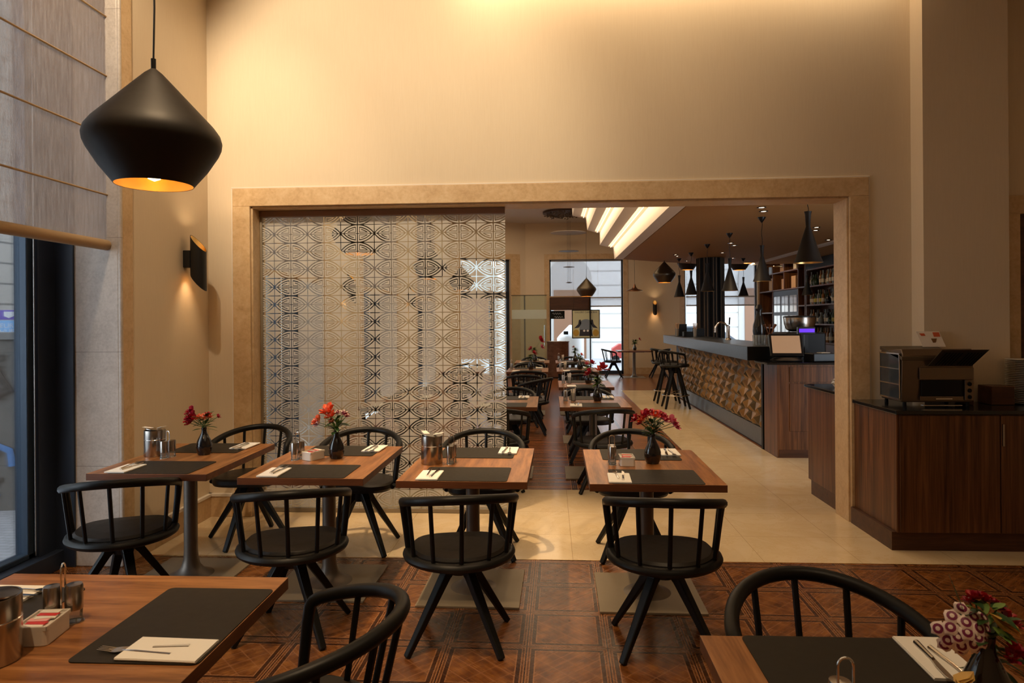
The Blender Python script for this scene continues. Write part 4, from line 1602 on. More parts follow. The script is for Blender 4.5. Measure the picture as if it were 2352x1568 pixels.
grd = thing('coffee_machine', 'large ribbed steel coffee machine bowl behind the till', 'coffee machine', (3.42, 9.6, .951))
bk = thing('back_counter', 'low dark back counter behind the bar carrying the coffee machine', 'counter')
B().box(3.15, 3.95, 8.5, 12.0, 0, .93).build('body', 'bar_black', bk)
B().box(3.13, 3.97, 8.48, 12.02, .93, .95).build('worktop', 'black_stone', bk)
B().box(-.26, .26, -.25, .3, 0, .44).build('body', 'bar_black', grd, bevel=.02)
B().lathe([(0, .0), (.12, .0), (.17, .03), (.195, .10), (.205, .19), (.20, .20), (0, .20)], 40, (0, 0, .45), flute=.02, fn=20).build('bowl', 'steel', grd, smooth=True)
B().lathe([(.20, .192), (.215, .195), (.215, .205), (.18, .215), (0, .22)], 36, (0, 0, .45)).build('lid', 'black_metal', grd, smooth=True)

# glasses standing on the bar
for k in range(7):
    x, y = 2.56 + (k % 4) * .075, 8.62 + (k // 4) * .10
    g_ = B().lathe([(0, 0), (.026, 0), (.031, .13), (.029, .13), (.024, .006), (0, .006)], 18, cap=False).build('drinking_glass', 'crystal', smooth=True, loc=(x, y, 1.246))
    tag(g_, 'clear tumbler, %s of its cluster on the near end of the bar' % ORD[k], 'glass', 'tumblers on the near end of the bar')
tap = thing('beer_tap', 'curved chrome beer tap on the bar beside the column', 'tap', (2.86, 11.2, 1.246))
B().lathe([(.05, 0), (.045, .02), (.03, .03), (.03, .22), (.0, .24)], 18).build('pillar', 'chrome', tap, smooth=True)
B().tube([(0, 0, .20), (-.06, -.02, .27), (-.15, -.05, .28), (-.22, -.07, .20), (-.22, -.07, .12)], .016, 10).build('spout', 'chrome', tap, smooth=True)
B().tube([(.02, 0, .24), (.03, .0, .36)], .012, 8).build('handle', 'black_metal', tap)
sw_ = thing('bar_sculpture', 'dark slender vase-like sculpture standing on the bar', 'sculpture', (2.83, 9.45, 1.246))
B().lathe([(0, 0), (.05, 0), (.06, .04), (.085, .16), (.08, .25), (.045, .36), (.035, .42), (.05, .47), (.03, .52), (0, .53)], 24).build('body', 'bottle_dark', sw_, smooth=True)
mg = thing('wooden_spoon_pot', 'brown pot with copper tools beside the dark sculpture on the bar', 'pot', (2.82, 8.98, 1.246))
B().lathe([(0, 0), (.045, 0), (.05, .11), (.04, .12), (0, .12)], 20).build('pot', 'bottle_amber', mg, smooth=True)
m = B()
for a in (-.4, 0, .5):
    m.tube([(0, 0, .1), (a * .1, 0, .2), (a * .16, 0, .26)], [.006, .008, .018], 8)
m.build('spoon', 'copper_lamp', mg, smooth=True)
for k, (x, y, h_) in enumerate(((2.62, 13.9, .24), (2.86, 13.4, .16), (2.62, 13.16, .10))):
    o = B().box(-.10, .10, -.08, .08, 0, h_).build('menu_box', ['bar_black', 'bar_black', 'purple_led'][0], bevel=.006, loc=(x, y, 1.246))
    tag(o, 'black %s box on the far end of the bar' % ('tall', 'medium', 'low')[k], 'box', 'black boxes on the far end of the bar')
for k, (x, y) in enumerate(((2.66, 12.75), (2.50, 13.65))):
    t_ = thing('straw_glass', '%s glass of pale straws on the far end of the bar' % ('nearer', 'farther')[k], 'glass', (x, y, 1.246), 0, 'straw glasses on the bar')
    B().lathe([(0, 0), (.03, 0), (.037, .15), (.035, .15), (.028, .006), (0, .006)], 18, cap=False).build('glass', 'crystal', t_, smooth=True)
    m = B()
    for i in range(9):
        a = i * 2.4
        m.tube([(.012 * cos(a), .012 * sin(a), .01), (.038 * cos(a), .038 * sin(a), .26)], .005, 5)
    m.build('straw', 'box_tan', t_)
# round column with reeded cladding
col = thing('reeded_column', 'round dark column with vertical bronze and black reeds', 'column', (3.60, 15.60, 0))
B().lathe([(.28, 0), (.28, 2.95)], 48, cap=False).build('core', 'column_dark', col, smooth=True)
for mt_, ph in (('column_bronze', 0), ('column_dark', .5)):
    m = B()
    for i in range(28):
        a = 2 * pi * (i + ph) / 28
        if mt_ == 'column_bronze' and i % 3 == 2:
            continue
        m.tube([(.285 * cos(a), .285 * sin(a), .02), (.285 * cos(a), .285 * sin(a), 2.945)], .022, 6)
    m.build('reed', mt_, col, smooth=True)

# ------------------------------------------------------------------ pendant lamps
def hang(name, label, group, x, y, zb, parts, zc, r=.004, cat='pendant lamp'):
    """parts: list of (part name, profile (relative to the bottom), material, seg)"""
    t_ = thing(name, label, cat, (x, y, zb), 0, group)
    for nm, prof, mt_, seg in parts:
        B().lathe(prof, seg, cap=False).build(nm, mt_, t_, smooth=True)
    top = max(z for _, pf, _, _ in parts for r_, z in pf)
    m = B()
    wob = .006
    H = zc - zb
    m.tube([(wob * sin(i * 1.3) * (i not in (0, 8)), 0, top - .005 + (H - top) * i / 8) for i in range(9)], r, 6)
    m.build('cord', 'black_metal', t_, smooth=True)
    return t_


def bulb(t_, x, y, z, r=.03):
    B().lathe([(0, -r), (r * .7, -r * .7), (r, 0), (r * .7, r * .7), (0, r)], 14).build('bulb', 'bulb', t_, smooth=True, loc=(0, 0, z))


STOUT = [(.150, .0), (.205, .070), (.248, .140), (.2585, .165), (.262, .190), (.255, .217), (.232, .250), (.160, .328), (.090, .404), (.036, .462), (.012, .482), (0, .486)]
STIN = [(.148, .001), (.203, .071), (.245, .141), (.257, .190), (.228, .248), (.158, .324), (.088, .398), (.034, .455), (0, .470)]
CAP = [(.010, .478), (.010, .525), (0, .525)]
stouts = [(-1.640, 2.75, 2.150, ZC, 'black_lamp', 'large black pendant lamp with gold inside, hanging close at upper left'),
          (-1.85, 6.55, 2.235, ZC, 'black_lamp', 'black pendant lamp seen through the etched glass, largest of its row'),
          (-1.86, 10.55, 2.235, ZC, 'black_lamp', 'black pendant lamp seen through the etched glass, second of its row'),
          (-1.85, 14.2, 2.225, ZC, 'black_lamp', 'black pendant lamp seen through the etched glass, farthest of its row'),
          (.97, 18.4, 2.215, ZC, 'bronze_lamp', 'bronze pendant lamp hanging before the far street window'),
          (2.66, 16.1, 2.44, 3.4, 'bronze_lamp', 'bronze pendant lamp hanging near the far wall lamp'),
          (3.55, 17.9, 2.86, ZC, 'black_lamp', 'dark pendant lamp peeping out below the soffit left of the column'),
          (4.95, 18.2, 2.86, ZC, 'black_lamp', 'dark pendant lamp peeping out below the soffit right of the column')]
for k, (x, y, zb, zc, mt_, lb) in enumerate(stouts):
    t_ = hang('pendant_lamp', lb, 'onion shaped pendant lamps', x, y, zb, [('shade', STOUT, mt_, 64 if k == 0 else 36), ('lining', STIN, 'gold', 64 if k == 0 else 36), ('cord_grip', CAP, 'black_metal', 14)], zc)
    bulb(t_, x, y, .050, .034)
    d = bpy.data.lights.new('bulb_light', 'POINT')
    d.energy, d.color, d.shadow_soft_size = (6 if k == 0 else 6), WARM2, .034
    o = bpy.data.objects.new('bulb_light', d)
    COL.objects.link(o)
    o.parent = t_
    o.location = (0, 0, .10)

TALL = [(.115, .0), (.100, .035), (.018, .300), (.024, .400), (.030, .425), (0, .427)]
TALLIN = [(.113, .001), (.098, .036), (.016, .298), (0, .30)]
ROSE = [(.0, -.075), (.012, -.070), (.055, -.004), (.055, 0), (0, 0)]
for k, (x, y, dz) in enumerate(((2.862, 7.75, 2.195), (2.86, 9.40, 2.085), (2.87, 11.10, 2.03), (2.88, 12.70, 2.09), (2.90, 14.25, 2.086), (2.90, 15.55, 2.083))):
    sc = (1.34, 1.14, 1.22, 1.2, 1.17, 1.14)[k]
    pf = lambda P_: [(r_ * sc * (.92 if k else 1), z_ * sc) for r_, z_ in P_]
    t_ = hang('cone_pendant', ['largest and nearest black cone pendant lamp over the bar', 'second nearest black cone pendant lamp over the bar', 'third black cone pendant lamp over the bar, right of the column',
                               'black cone pendant lamp in front of the dark column', 'fifth black cone pendant lamp over the bar, left of the column', 'farthest black cone pendant lamp over the bar'][k],
              'slender black cone pendants over the bar', x, y, dz, [('shade', pf(TALL), 'black_lamp', 32), ('lining', pf(TALLIN), 'gold', 32)], 2.95)
    B().lathe(ROSE, 24, (0, 0, 2.95 - dz)).build('ceiling_rose', 'black_metal', t_, smooth=True)
    bulb(t_, x, y, .06, .022)
for k, (x, y, zb) in enumerate(((4.36, 15.7, 2.10), (5.51, 15.0, 2.08))):
    t_ = hang('cone_pendant', ('small black cone pendant lamp against the window right of the column', 'small black cone pendant lamp before the bright cabinet panes')[k],
              'slender black cone pendants over the bar', x, y, zb, [('shade', TALL, 'black_lamp', 28), ('lining', TALLIN, 'gold', 28)], 2.95)
    B().lathe(ROSE, 24, (0, 0, 2.95 - zb)).build('ceiling_rose', 'black_metal', t_, smooth=True)
FLAT = [(.215, .0), (.20, .018), (.09, .05), (.045, .10), (.018, .17), (.008, .19), (0, .195)]
FLIN = [(.213, .001), (.198, .017), (.088, .045), (0, .09)]
for x, y, zb, mt_, lb in ((2.20, 18.0, 2.33, 'copper_lamp', 'wide flat cone pendant lamp left of the far wall lamp'), (5.66, 17.65, 2.90, 'copper_lamp', 'wide flat copper pendant lamp below the soffit near the shelves')):
    t_ = hang('flat_pendant', lb, 'wide flat cone pendants', x, y, zb, [('shade', FLAT, mt_, 32), ('lining', FLIN, 'gold', 32)], ZC)
    bulb(t_, x, y, .035, .025)
# hanging stack of thin discs
dl = thing('disc_mobile', 'hanging stack of thin discs on wires in the back room', 'mobile', (.52, 19.0, 0))
for zc_, r_ in ((3.98, .50), (3.47, .28), (3.03, .16), (2.60, .09)):
    B().lathe([(0, .0), (r_, .018), (r_, .024), (0, .05)], 40, (0, 0, zc_)).build('disc', 'bronze_lamp' if r_ < .3 else 'ceiling_paint', dl, smooth=True)
m = B()
for x in (-.04, 0, .04):
    m.tube([(x, 0, 2.6), (x, 0, 4.34)], .003, 5)
m.build('wire', 'black_metal', dl)
orn = thing('ceiling_ornament', 'oval brown lacework ornament fixed under the back room ceiling', 'ornament', (.42, 17.9, 4.33))
m = B()
rr = random.Random(8)
for i in range(150):
    a, q = rr.uniform(0, 2 * pi), math.sqrt(rr.random())
    x, y = .56 * q * cos(a), .62 * q * sin(a)
    m.tube([(x, y, .0), (x + rr.uniform(-.06, .06), y + rr.uniform(-.06, .06), rr.uniform(-.04, .03))], .012, 5)
m.build('lacework', 'ornament', orn)
B().lathe([(0, .03), (.60, .03), (.60, .08), (0, .08)], 40).build('plate', 'coffee', orn)
# ceiling downlights
dls = [(px_, py_, 2.95) for px_, py_ in ((2.60, 8.55), (2.72, 8.86), (4.0, 10.5), (4.12, 10.85), (3.25, 12.5), (3.42, 12.9), (2.65, 14.6), (2.75, 14.95),
                                                   (4.35, 8.15), (4.95, 11.6), (4.85, 12.2), (3.55, 14.3), (3.2, 16.2), (4.1, 15.6))] + [(-.30, 17.3, ZC)]
dls[:-1] = sorted(dls[:-1], key=lambda q: q[1])
for k, (x_, y_, zc_) in enumerate(dls):
    t_ = thing('downlight', ('recessed spotlight, %s nearest in the low bar ceiling' % ORD[k]) if zc_ < 3 else 'recessed spotlight glowing in the high ceiling above the glass door', 'downlight', (x_, y_, zc_), 0, 'recessed spotlights over the bar' if zc_ < 3 else None)
    B().lathe([(.036, -.001), (.055, -.002), (.055, -.009), (.036, -.009)], 20, cap=False).build('trim_ring', 'black_metal', t_)
    B().lathe([(0, -.004), (.037, -.004)], 20, cap=False).build('lamp_face', 'down_glow', t_)
for x, y, p in ((2.3, 9.3, 16), (2.9, 10.4, 18), (2.0, 12.0, 14), (2.9, 13.0, 14), (3.6, 8.6, 8), (5.4, 13.5, 10), (5.3, 16.6, 14)):
    pass
spot('shelf_fill', (4.7, 17.0, 2.9), (6.3, 18.0, 2.5), 45, 90, .6, WARM)  # added fill without a fixture, brightens boxes and bottles on the shelves
spot('shelf_fill', (5.0, 15.0, 2.9), (6.3, 15.4, 1.8), 12, 90, .6, WARM)
for x, y, p in ((2.3, 9.3, 16), (2.9, 10.4, 18), (2.0, 12.0, 14), (2.9, 13.0, 14), (3.6, 8.6, 8), (5.4, 13.5, 6), (5.3, 16.6, 10)):
    spot('bar_spot', (x, y, 2.92), (x - .1, y, 0), p * 2.2, 100, .6, WARM)


# ------------------------------------------------------------------ wall lamps: slanted cut tubes
def sconce(label, loc, rz):
    """local +Y points out of the wall, a tube cut slantwise at both ends"""
    t_ = thing('wall_lamp', label, 'wall lamp', loc, rz, 'slanted tube wall lamps')
    m = B()
    sg_ = 40
    for rad, inn in ((.058, 0), (.054, 1)):
        vs = []
        for i in range(sg_):
            a = 2 * pi * i / sg_
            x, y = rad * cos(a), rad * sin(a)
            vs.append((x, .105 + y, .205 - .125 * (y + .058) / .116 * 1.05))
            vs.append((x, .105 + y, -.095 - .125 * (y + .058) / .116 * 1.05))
        m.k = inn
        m.add(vs, [(2 * i, 2 * ((i + 1) % sg_), 2 * ((i + 1) % sg_) + 1, 2 * i + 1) for i in range(sg_)])
    m.build('tube', ['sconce_black', 'gold'], t_, smooth=True)
    B().box(-.035, .035, 0, .055, -.045, .085).build('bracket', 'sconce_black', t_, bevel=.004)
    B().lathe([(0, -.022), (.018, -.016), (.024, 0), (.018, .016), (0, .022)], 12).build('bulb', 'bulb', t_, smooth=True, loc=(0, .105, .02))
    for z, tgt in ((.08, .4), (-.02, -.4)):
        d = bpy.data.lights.new('lamp_light', 'SPOT')
        d.energy, d.color, d.shadow_soft_size, d.spot_size, d.spot_blend = 5, WARM, .03, R(110), .5
        o = bpy.data.objects.new('lamp_light', d)
        COL.objects.link(o)
        o.parent = t_
        o.location = (0, .105, z)
        o.rotation_euler = (R(180) if tgt > 0 else 0, 0, 0)
    return t_


sconce('black slanted tube wall lamp on the left wall below the big pendant', (XL, 5.08, 2.045), R(-90))
sconce('black slanted tube wall lamp glowing on the far wall', (3.01, YE, 1.93), R(180))
sconce('black tube wall lamp behind the etched glass, nearest of the row', (XL, 9.1, 2.045), R(-90))
sconce('black tube wall lamp behind the etched glass, farther one', (XL, 13.2, 2.045), R(-90))

# ------------------------------------------------------------------ shelves on the far right wall
def bottle(kind):
    P_ = {'tall': [(0, 0), (.036, 0), (.038, .01), (.038, .19), (.030, .215), (.014, .24), (.013, .30), (.015, .305), (.015, .32), (0, .32)],
          'squat': [(0, 0), (.05, 0), (.052, .01), (.050, .14), (.035, .17), (.016, .19), (.016, .24), (0, .245)],
          'round': [(0, 0), (.04, 0), (.065, .05), (.06, .11), (.025, .16), (.016, .18), (.018, .25), (0, .255)]}[kind]
    return P_


BM = {}
for kd in ('tall', 'squat', 'round'):
    for mt_ in ('bottle_green', 'bottle_clear', 'bottle_amber', 'bottle_dark'):
        t_ = thing('liquor_bottle', None, None)
        B().lathe(bottle(kd), 14).build('glass', mt_, t_, smooth=True)
        rr_ = {'tall': .0388, 'squat': .0525, 'round': .0}[kd]
        if rr_:
            B().lathe([(rr_, .05), (rr_, .13)], 14, cap=False).build('label', 'label_cream' if mt_ != 'bottle_green' else 'label_yellow', t_, smooth=True)
        BM[kd, mt_] = Proto(t_)
XS = 6.28
sh = thing('shelf_unit', 'dark wood bottle shelving on the right wall behind the bar', 'shelf')
B().box(XS - .01, XS + .01, 12.4, 16.35, 0, 3.0).build('back_panel', 'cabinet_base', sh)
B().box(XS - .30, XS, 12.4, 16.35, 2.72, 2.94).build('top_panel', 'bar_black', sh)
for y in (12.4, 14.3, 16.33):
    B().box(XS - .30, XS, y, y + .04, 0, 2.94).build('side_panel', 'cabinet_base', sh)
for z in (1.05, 1.46, 1.90, 2.33, 2.72):
    B().box(XS - .30, XS, 12.4, 16.35, z - .03, z).build('shelf', 'cabinet_wood', sh)
B().box(XS - .45, XS, 12.4, 16.36, 0, 1.02).build('base_cabinet', 'cabinet_base', sh)
rr = random.Random(11)
rows = ('bottom', 'lower middle', 'upper middle', 'top')
for zi, z in enumerate((1.05, 1.46, 1.90, 2.33)):
    y = 14.42
    bn_ = [0, 0]
    while y < 16.28:
        kd = rr.choice(('tall', 'tall', 'tall', 'squat', 'round'))
        mt_ = rr.choice(('bottle_green', 'bottle_clear', 'bottle_clear', 'bottle_amber', 'bottle_dark'))
        for fi, dx in enumerate((.08, .215)):
            bn_[fi] += 1
            if rr.random() < .82:
                lb = '%s %s bottle, %s from the right, %s line, %s bottle shelf' % ({'bottle_green': 'green', 'bottle_clear': 'clear', 'bottle_amber': 'amber', 'bottle_dark': 'dark'}[mt_], {'tall': 'tall', 'squat': 'broad', 'round': 'round'}[kd], ORD[bn_[fi] - 1], ('back', 'front')[fi], rows[zi])
                BM[kd, mt_].put((XS - dx - .02, y, z + .001), 0, lb, 'bottle', 'bottles on the %s shelf' % rows[zi])
        y += rr.uniform(.125, .15)
for p_ in BM.values():
    if not p_.used:
        for c_ in list(p_.o.children):
            bpy.data.objects.remove(c_)
        bpy.data.objects.remove(p_.o)

sh2 = thing('display_shelf', 'brown cubby shelf with boxes around a paned mirror behind the bar', 'shelf')
B().box(XS, XS + .015, 16.4, 19.95, 0, 3.2).build('back_panel', 'cabinet_base', sh2)
for y in (16.41, 16.85, 17.85, 18.75, 19.9):
    z0 = 1.02 if y in (16.41, 16.85, 18.75 + 0, 19.9) else 2.32
    B().box(XS - .30, XS, y, y + .035, z0, 3.2).build('divider', 'cabinet_wood', sh2)
for z, a, b in ((1.03, 16.41, 19.93), (2.34, 16.41, 19.93), (2.80, 16.85, 19.93), (3.2, 16.41, 19.93), (1.75, 18.8, 19.93), (1.35, 18.8, 19.93), (1.9, 16.41, 16.87)):
    B().box(XS - .30, XS, a, b, z - .03, z).build('shelf', 'cabinet_wood', sh2)
mir = B().box(XS - .29, XS - .26, 16.9, 18.75, 1.04, 2.30).build('mirror_frame', 'window_frame', sh2)
m = B()
for a in range(3):
    for c_ in range(2):
        for b in range(2):
            y0 = 16.98 + a * .60 + c_ * .25
            m.box(XS - .296, XS - .291, y0, y0 + .22, 1.15 + b * .60, 1.66 + b * .50)
m.build('mirror_pane', 'chrome', mir)
for k, (y, z, w_, h_, mt_, lb) in enumerate(((17.15, 2.34, .30, .30, 'box_tan', 'tan box low right on the cubby shelf'), (17.95, 2.34, .22, .27, 'box_tan', 'tan box in the lower middle cubby'),
                                             (18.95, 2.34, .24, .33, 'wicker', 'straw coloured basket in the lower left cubby'), (18.0, 2.80, .28, .24, 'box_tan', 'tan box in the upper middle cubby'),
                                             (18.95, 2.80, .24, .22, 'bottle_clear', 'grey glass jar box in the upper left cubby'), (17.1, 2.80, .2, .2, 'label_cream', 'cream box in the upper right cubby'))):
    o = B().box(-.10, .10, -w_ / 2, w_ / 2, 0, h_).build('storage_box', mt_, bevel=.008, loc=(XS - .16, y + w_ / 2, z + .001))
    tag(o, lb, 'box', 'boxes on the cubby shelf')

# ------------------------------------------------------------------ entrance: host stand, glass door, poster, header
hs = thing('host_stand', 'dark wood host stand with curved front at the end of the aisle', 'stand', (.20, 18.75, 0))
pts = [(-.31, .20)] + [(-.31 + .02 + .57 * q, .0 - .16 * sin(pi * (.15 + .85 * q))) for q in [i / 12 for i in range(13)]] + [(.31, .20)]
B().prism(pts, .04, .97).build('body', 'stand_wood', hs)
B().prism([(x * 1.04, y * 1.06) for x, y in pts], .97, 1.0).build('top', 'stand_wood', hs, bevel=.004)
B().prism([(x * .95, y * .9) for x, y in pts], 0, .04).build('plinth', 'bar_black', hs)
for k, (x, y, a) in enumerate(((.06, 18.72, 10), (.30, 18.74, -14))):
    o = rounded(.20, .27, .008, 0, .010).build('menu_card', 'sign_white', loc=(x, y, 1.001))
    o.rotation_euler = (0, 0, R(a))
    tag(o, '%s white menu lying on the host stand' % ('left', 'right')[k], 'menu', 'menus on the host stand')
bn = thing('white_bin', 'white rounded kiosk with cone top outside the far window', 'kiosk', (.62, 21.4, -.1))
B().lathe([(0, 0), (.40, 0), (.42, .03), (.42, 1.12), (.36, 1.20), (.05, 1.52), (0, 1.54)], 30).build('body', 'white_paint', bn, smooth=True)
B().box(-.22, -.08, -.40, -.36, 1.24, 1.34).build('slot', 'bar_black', bn)
pf_ = thing('poster', 'framed pale green poster of a vintage car front hanging in the far window', 'poster', (1.012, 19.62, 1.465))
B().box(-.40, .40, 0, .025, -.41, .41).build('frame', 'bar_black', pf_, bevel=.003)
B().box(-.375, .375, -.004, .0, -.385, .385).build('sheet', 'poster_cream', pf_)
m = B()
m.prism([(-.17, -.02)] + [(.17 * cos(R(a)), .02 + .12 * sin(R(a))) for a in range(180, -1, -20)] + [(.17, -.02), (.19, -.17), (-.19, -.17)], -.007, -.004, 'y')
m.build('print', 'poster_blue', pf_)
m = B()
m.prism([(-.17, -.16), (.17, -.16), (.19, -.34), (-.19, -.34)], -.0075, -.004, 'y')
for sx in (-1, 1):
    m.prism([(sx * .34, -.12), (sx * .22, .0), (sx * .20, .12), (sx * .15, .13), (sx * .13, .02), (sx * .20, -.10)], -.007, -.004, 'y')
m.build('print', 'poster_dark', pf_)
m = B()
for sx in (-.28, .28):
    m.prism([(sx + .085 * cos(R(a)), -.25 + .10 * sin(R(a))) for a in range(0, 360, 30)], -.0078, -.004, 'y')
m.build('print', 'poster_gold', pf_)
m = B()
for sx in (-.05, .05):
    m.prism([(sx + .035 * cos(R(a)), -.19 + .03 * sin(R(a))) for a in range(0, 360, 30)], -.0085, -.004, 'y')
m.build('print', 'sign_white', pf_)
text('GALLERY CAFE & BAR', .066, 'poster_dark', pf_, (0, -.005, .335), (R(90), 0, 0))
m = B().tube([(-.35, 0, .41), (-.35, 0, 1.9)], .002, 5)
m.tube([(.35, 0, .41), (.35, 0, 1.9)], .002, 5)
m.build('wire', 'chrome', pf_)
hd = thing('entrance_canopy', 'dark brown entrance header panel above the poster on a slim post', 'canopy', (0, 0, 0))
B().box(-.01, 1.14, 19.66, 19.90, 1.87, 2.24).build('panel', 'cabinet_base', hd)
B().box(-.02, 1.15, 19.65, 19.90, 2.24, 2.27).build('edge_strip', 'wicker', hd)
B().box(1.115, 1.15, 19.55, 19.585, 0, 2.24).build('post', 'bar_black', hd)
nl = thing('neon_script', 'pale looping script sign left of the poster', 'sign', (.20, 19.78, 1.72))
B().box(-.19, .21, .0, .01, -.10, .13).build('backing', 'bar_black', nl)
m = B()
for q, (x0, z0, n_) in enumerate(((-.14, .05, 5), (-.08, -.05, 5))):
    m.tube([(x0 + i * .012, -.012, z0 + .022 * sin(i * 1.15)) for i in range(22)], .004, 5)
m.build('script', 'sign_white', nl)
gd = thing('glass_door', 'tall glass entrance door with frosted band and steel pull handle', 'door', (0, 0, 0))
B().box(-1.02, -.10, 18.0, 18.012, .01, 2.235).build('pane', 'glass_greenish', gd)
B().box(-1.02, -.10, 17.994, 17.999, 1.62, 1.86).build('frosted_band', 'frost_band', gd)
B().tube([(-.155, 17.95, .92), (-.155, 17.95, 1.45)], .014, 8).build('handle', 'chrome', gd, smooth=True)
B().box(-1.03, -.09, 17.985, 18.02, 2.235, 2.25).build('top_rail', 'black_metal', gd)
B().box(-.70, -.66, 18.02, 18.06, 0, 2.235).build('stile', 'black_metal', gd)

# ------------------------------------------------------------------ service counters right of and beyond the opening
ct = thing('service_counter', 'dark walnut service cabinet along the dividing wall at right', 'cabinet', (0, 0, 0))
m = B()
m.prism([(2.335, 4.76), (4.1, 4.76), (4.1, 5.255), (2.780, 5.255), (2.780, YW - .024), (2.335, YW - .024)], .125, .925)
m.build('body', 'cabinet_wood', ct)
B().prism([(2.305, 4.775), (4.1, 4.775), (4.1, 5.255), (2.780, 5.255), (2.780, YW - .024), (2.305, YW - .024)], 0, .125).build('plinth', 'cabinet_base', ct)
d1 = B().box(2.350, 2.998, 4.744, 4.760, .130, .918).build('door', 'cabinet_wood', ct, bevel=.002)
d2 = B().box(3.006, 3.75, 4.744, 4.760, .130, .918).build('door', 'cabinet_wood', ct, bevel=.002)
B().box(3.010, 3.022, 4.733, 4.744, .715, .862).build('handle', 'steel', d2)
B().box(2.333, 2.336, 4.765, 5.40, .13, .92).build('side_panel', 'cabinet_wood', ct)
wt = B().prism([(2.318, 4.735), (4.1, 4.735), (4.1, 5.255), (2.780, 5.255), (2.780, YW - .024), (2.318, YW - .024)], .926, .952).build('worktop', 'black_stone', bevel=.003)
tag(wt, 'glossy black stone worktop on the service cabinet under the toaster', 'worktop')
c2 = thing('service_cabinet', 'dark wood side cabinet just behind the right jamb of the opening', 'cabinet', (0, 0, 0))
B().box(2.325, 2.95, YB + .01, 6.33, .13, .955).build('body', 'cabinet_wood', c2, bevel=.002)
B().box(2.335, 2.95, YB + .01, 6.29, 0, .13).build('plinth', 'cabinet_base', c2)
wt = B().box(2.300, 2.95, YB + .01, 6.36, .956, .982).build('worktop', 'black_stone', bevel=.004)
tag(wt, 'small black worktop with the teapot behind the right jamb', 'worktop')
tp = thing('teapot', 'small white spotted teapot on the side cabinet', 'teapot', (2.47, 5.98, .983), R(200))
B().lathe([(0, 0), (.04, 0), (.060, .02), (.066, .045), (.055, .075), (.03, .088), (.010, .092), (.012, .105), (0, .108)], 26).build('body', 'white_glaze', tp, smooth=True)
B().tube([(.055, 0, .065), (.085, 0, .07), (.092, 0, .045), (.062, 0, .03)], .006, 8).build('handle', 'white_glaze', tp, smooth=True)
B().tube([(-.055, 0, .04), (-.085, 0, .06), (-.10, 0, .08)], [.013, .009, .007], 8).build('spout', 'white_glaze', tp, smooth=True)
m = B()
for i in range(9):
    a = i * .7
    m.lathe([(0, .0006), (.006, 0)], 8).v
m = B()
for i in range(9):
    a = 2 * pi * i / 9
    q = B().lathe([(.0, .002), (.006, .0015), (.0065, 0)], 8)
    q.xf(Matrix.Translation((.0625 * cos(a), .0625 * sin(a), .03)) @ Matrix.Rotation(a, 4, 'Z') @ Matrix.Rotation(R(90), 4, 'Y'))
    m.add(q.v, q.f)
m.build('spots', 'poster_dark', tp)

# conveyor toaster / oven
to = thing('conveyor_toaster', 'steel conveyor toaster oven with chrome side on the black worktop', 'toaster', (2.705, 5.088, .953), R(0))
to.scale = (.86, .68, 1)
m = B()
m.prism([(-.19, .03), (.235, .03), (.235, .385), (-.19, .405), (-.225, .36)], -.28, .28, 'x')     # y-z outline extruded along x
mm_ = m.build('housing', 'toaster_steel', to, bevel=.006)
B().box(-.29, -.281, -.18, .22, .05, .37).build('side_panel', 'dark_glass', to, bevel=.004)  # dark colour stands in for bluish reflections on the chrome side
m = B()
for a, b, c_, d_ in ((-.19, .23, .045, .055), (-.19, .23, .365, .375), (-.19, -.18, .05, .37), (.22, .23, .05, .37), (-.18, .22, .15, .158), (-.18, .22, .26, .266)):
    m.box(-.295, -.288, a, b, c_, d_)
m.build('side_frame', 'chrome', to)
B().prism([(-.235, .325), (.235, .39), (.235, .415), (-.235, .35)], -.29, .18, 'x').build('top_cover', 'bronze_lamp', to, bevel=.003)
B().box(-.135, .185, -.232, -.222, .075, .185).build('oven_mouth', 'bar_black', to, bevel=.004)
B().box(-.145, .195, -.230, -.220, .045, .074).build('lower_panel', 'toaster_steel', to, bevel=.002)
B().box(-.15, .275, -.236, -.222, .19, .275).build('control_panel', 'toaster_steel', to, bevel=.003)
B().box(.205, .275, -.236, -.222, .045, .188).build('knob_panel', 'toaster_steel', to, bevel=.003)
for z in (.07, .115, .16):
    B().lathe([(0, -.012), (.013, -.010), (.015, .0), (.015, .004)], 16).xf(Matrix.Translation((.24, -.240, z)) @ Matrix.Rotation(R(-90), 4, 'X')).build('knob', 'bar_black', to, smooth=True)
B().box(-.03, .10, -.252, -.236, .052, .062).build('handle', 'chrome', to, bevel=.002)
B().box(-.145, .16, -.285, -.23, .012, .018).build('crumb_tray', 'chrome', to)
rk = B().add([(-.09, -.235, .285), (.255, -.235, .285), (.305, -.42, .405), (-.055, -.42, .405), (-.09, -.243, .285), (.255, -.243, .285), (.305, -.43, .405), (-.055, -.43, .405)],
             [(0, 1, 2, 3), (4, 7, 6, 5), (0, 4, 5, 1), (1, 5, 6, 2), (2, 6, 7, 3), (3, 7, 4, 0)]).build('feed_rack', 'bronze_lamp', to)
m = B()
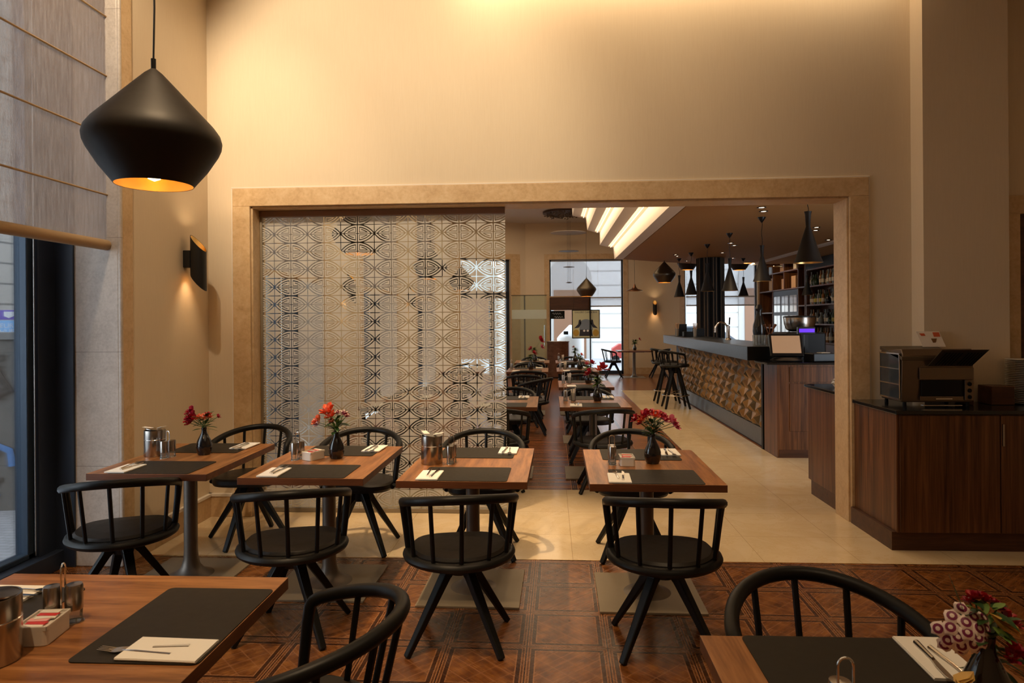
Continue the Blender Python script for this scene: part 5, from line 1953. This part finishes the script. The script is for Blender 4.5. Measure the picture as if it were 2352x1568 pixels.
for i in range(13):
    if i != 6:
        x = -.045 + i * .024
        m.add([(x, -.262, .299), (x + .009, -.262, .299), (x + .040, -.405, .390), (x + .031, -.405, .390)], [(0, 1, 2, 3)])
m.xf(Matrix.Translation((0, -.006, -.006))).build('slots', 'bar_black', rk)
for x in (-.25, .25):
    for y in (-.18, .20):
        B().lathe([(.016, 0), (.014, .03)], 12, (x, y, 0)).build('foot', 'bar_black', to)
rg = thing('bread_picture_card', 'small card with red fruit pictures standing on top of the toaster', 'card', (2.83, 5.20, 1.362), R(-4))
q = B().prism([(-.085, 0), (.075, 0), (.035, .115), (-.125, .115)], 0, .003, 'y')
q.xf(Matrix.Rotation(R(-8), 4, 'X')).build('card', 'card_white', rg)
for pts_, mt_ in (([(-.012, .108), (.032, .108), (.040, .075), (-.004, .075)], 'card_red'), ([(-.105, .10), (-.070, .10), (-.062, .082), (-.09, .082)], 'card_red'),
                  ([(-.025, .062), (.015, .062), (.006, .032), (-.012, .030)], 'bottle_amber')):
    q = B().prism(pts_, -.002, 0, 'y')
    q.xf(Matrix.Rotation(R(-8), 4, 'X')).build('print', mt_, rg)
for k, (x0, x1, lb) in enumerate(((2.965, 3.008, 'small dark wood block box right behind the toaster'), (3.130, 3.288, 'larger dark wood box beside the stack of plates'))):
    o = B().box(x0, x1, 5.04, 5.20, .953, 1.085).build('wooden_box', 'cabinet_base', bevel=.004)
    tag(o, lb, 'box', 'dark boxes on the worktop')
# stacked plates at the right edge: every plate on its own
plp = B().lathe([(0, 0), (.055, 0), (.060, .003), (.115, .011), (.117, .013), (.112, .0135), (.055, .006), (0, .006)], 40, cap=False)
P0 = Proto(plp.build('plate', 'white_glaze', smooth=True))
for s_, (x, y, n_) in enumerate(((3.412, 5.125, 25), (3.575, 4.93, 24))):
    for i in range(n_):
        P0.put((x, y, .953 + i * .0128), i * .7, 'white plate, %s from the top of the %s stack at the right edge' % (ORD[n_ - 1 - i], ('farther', 'nearer')[s_]), 'plate', 'plates in the %s stack' % ('farther', 'nearer')[s_])
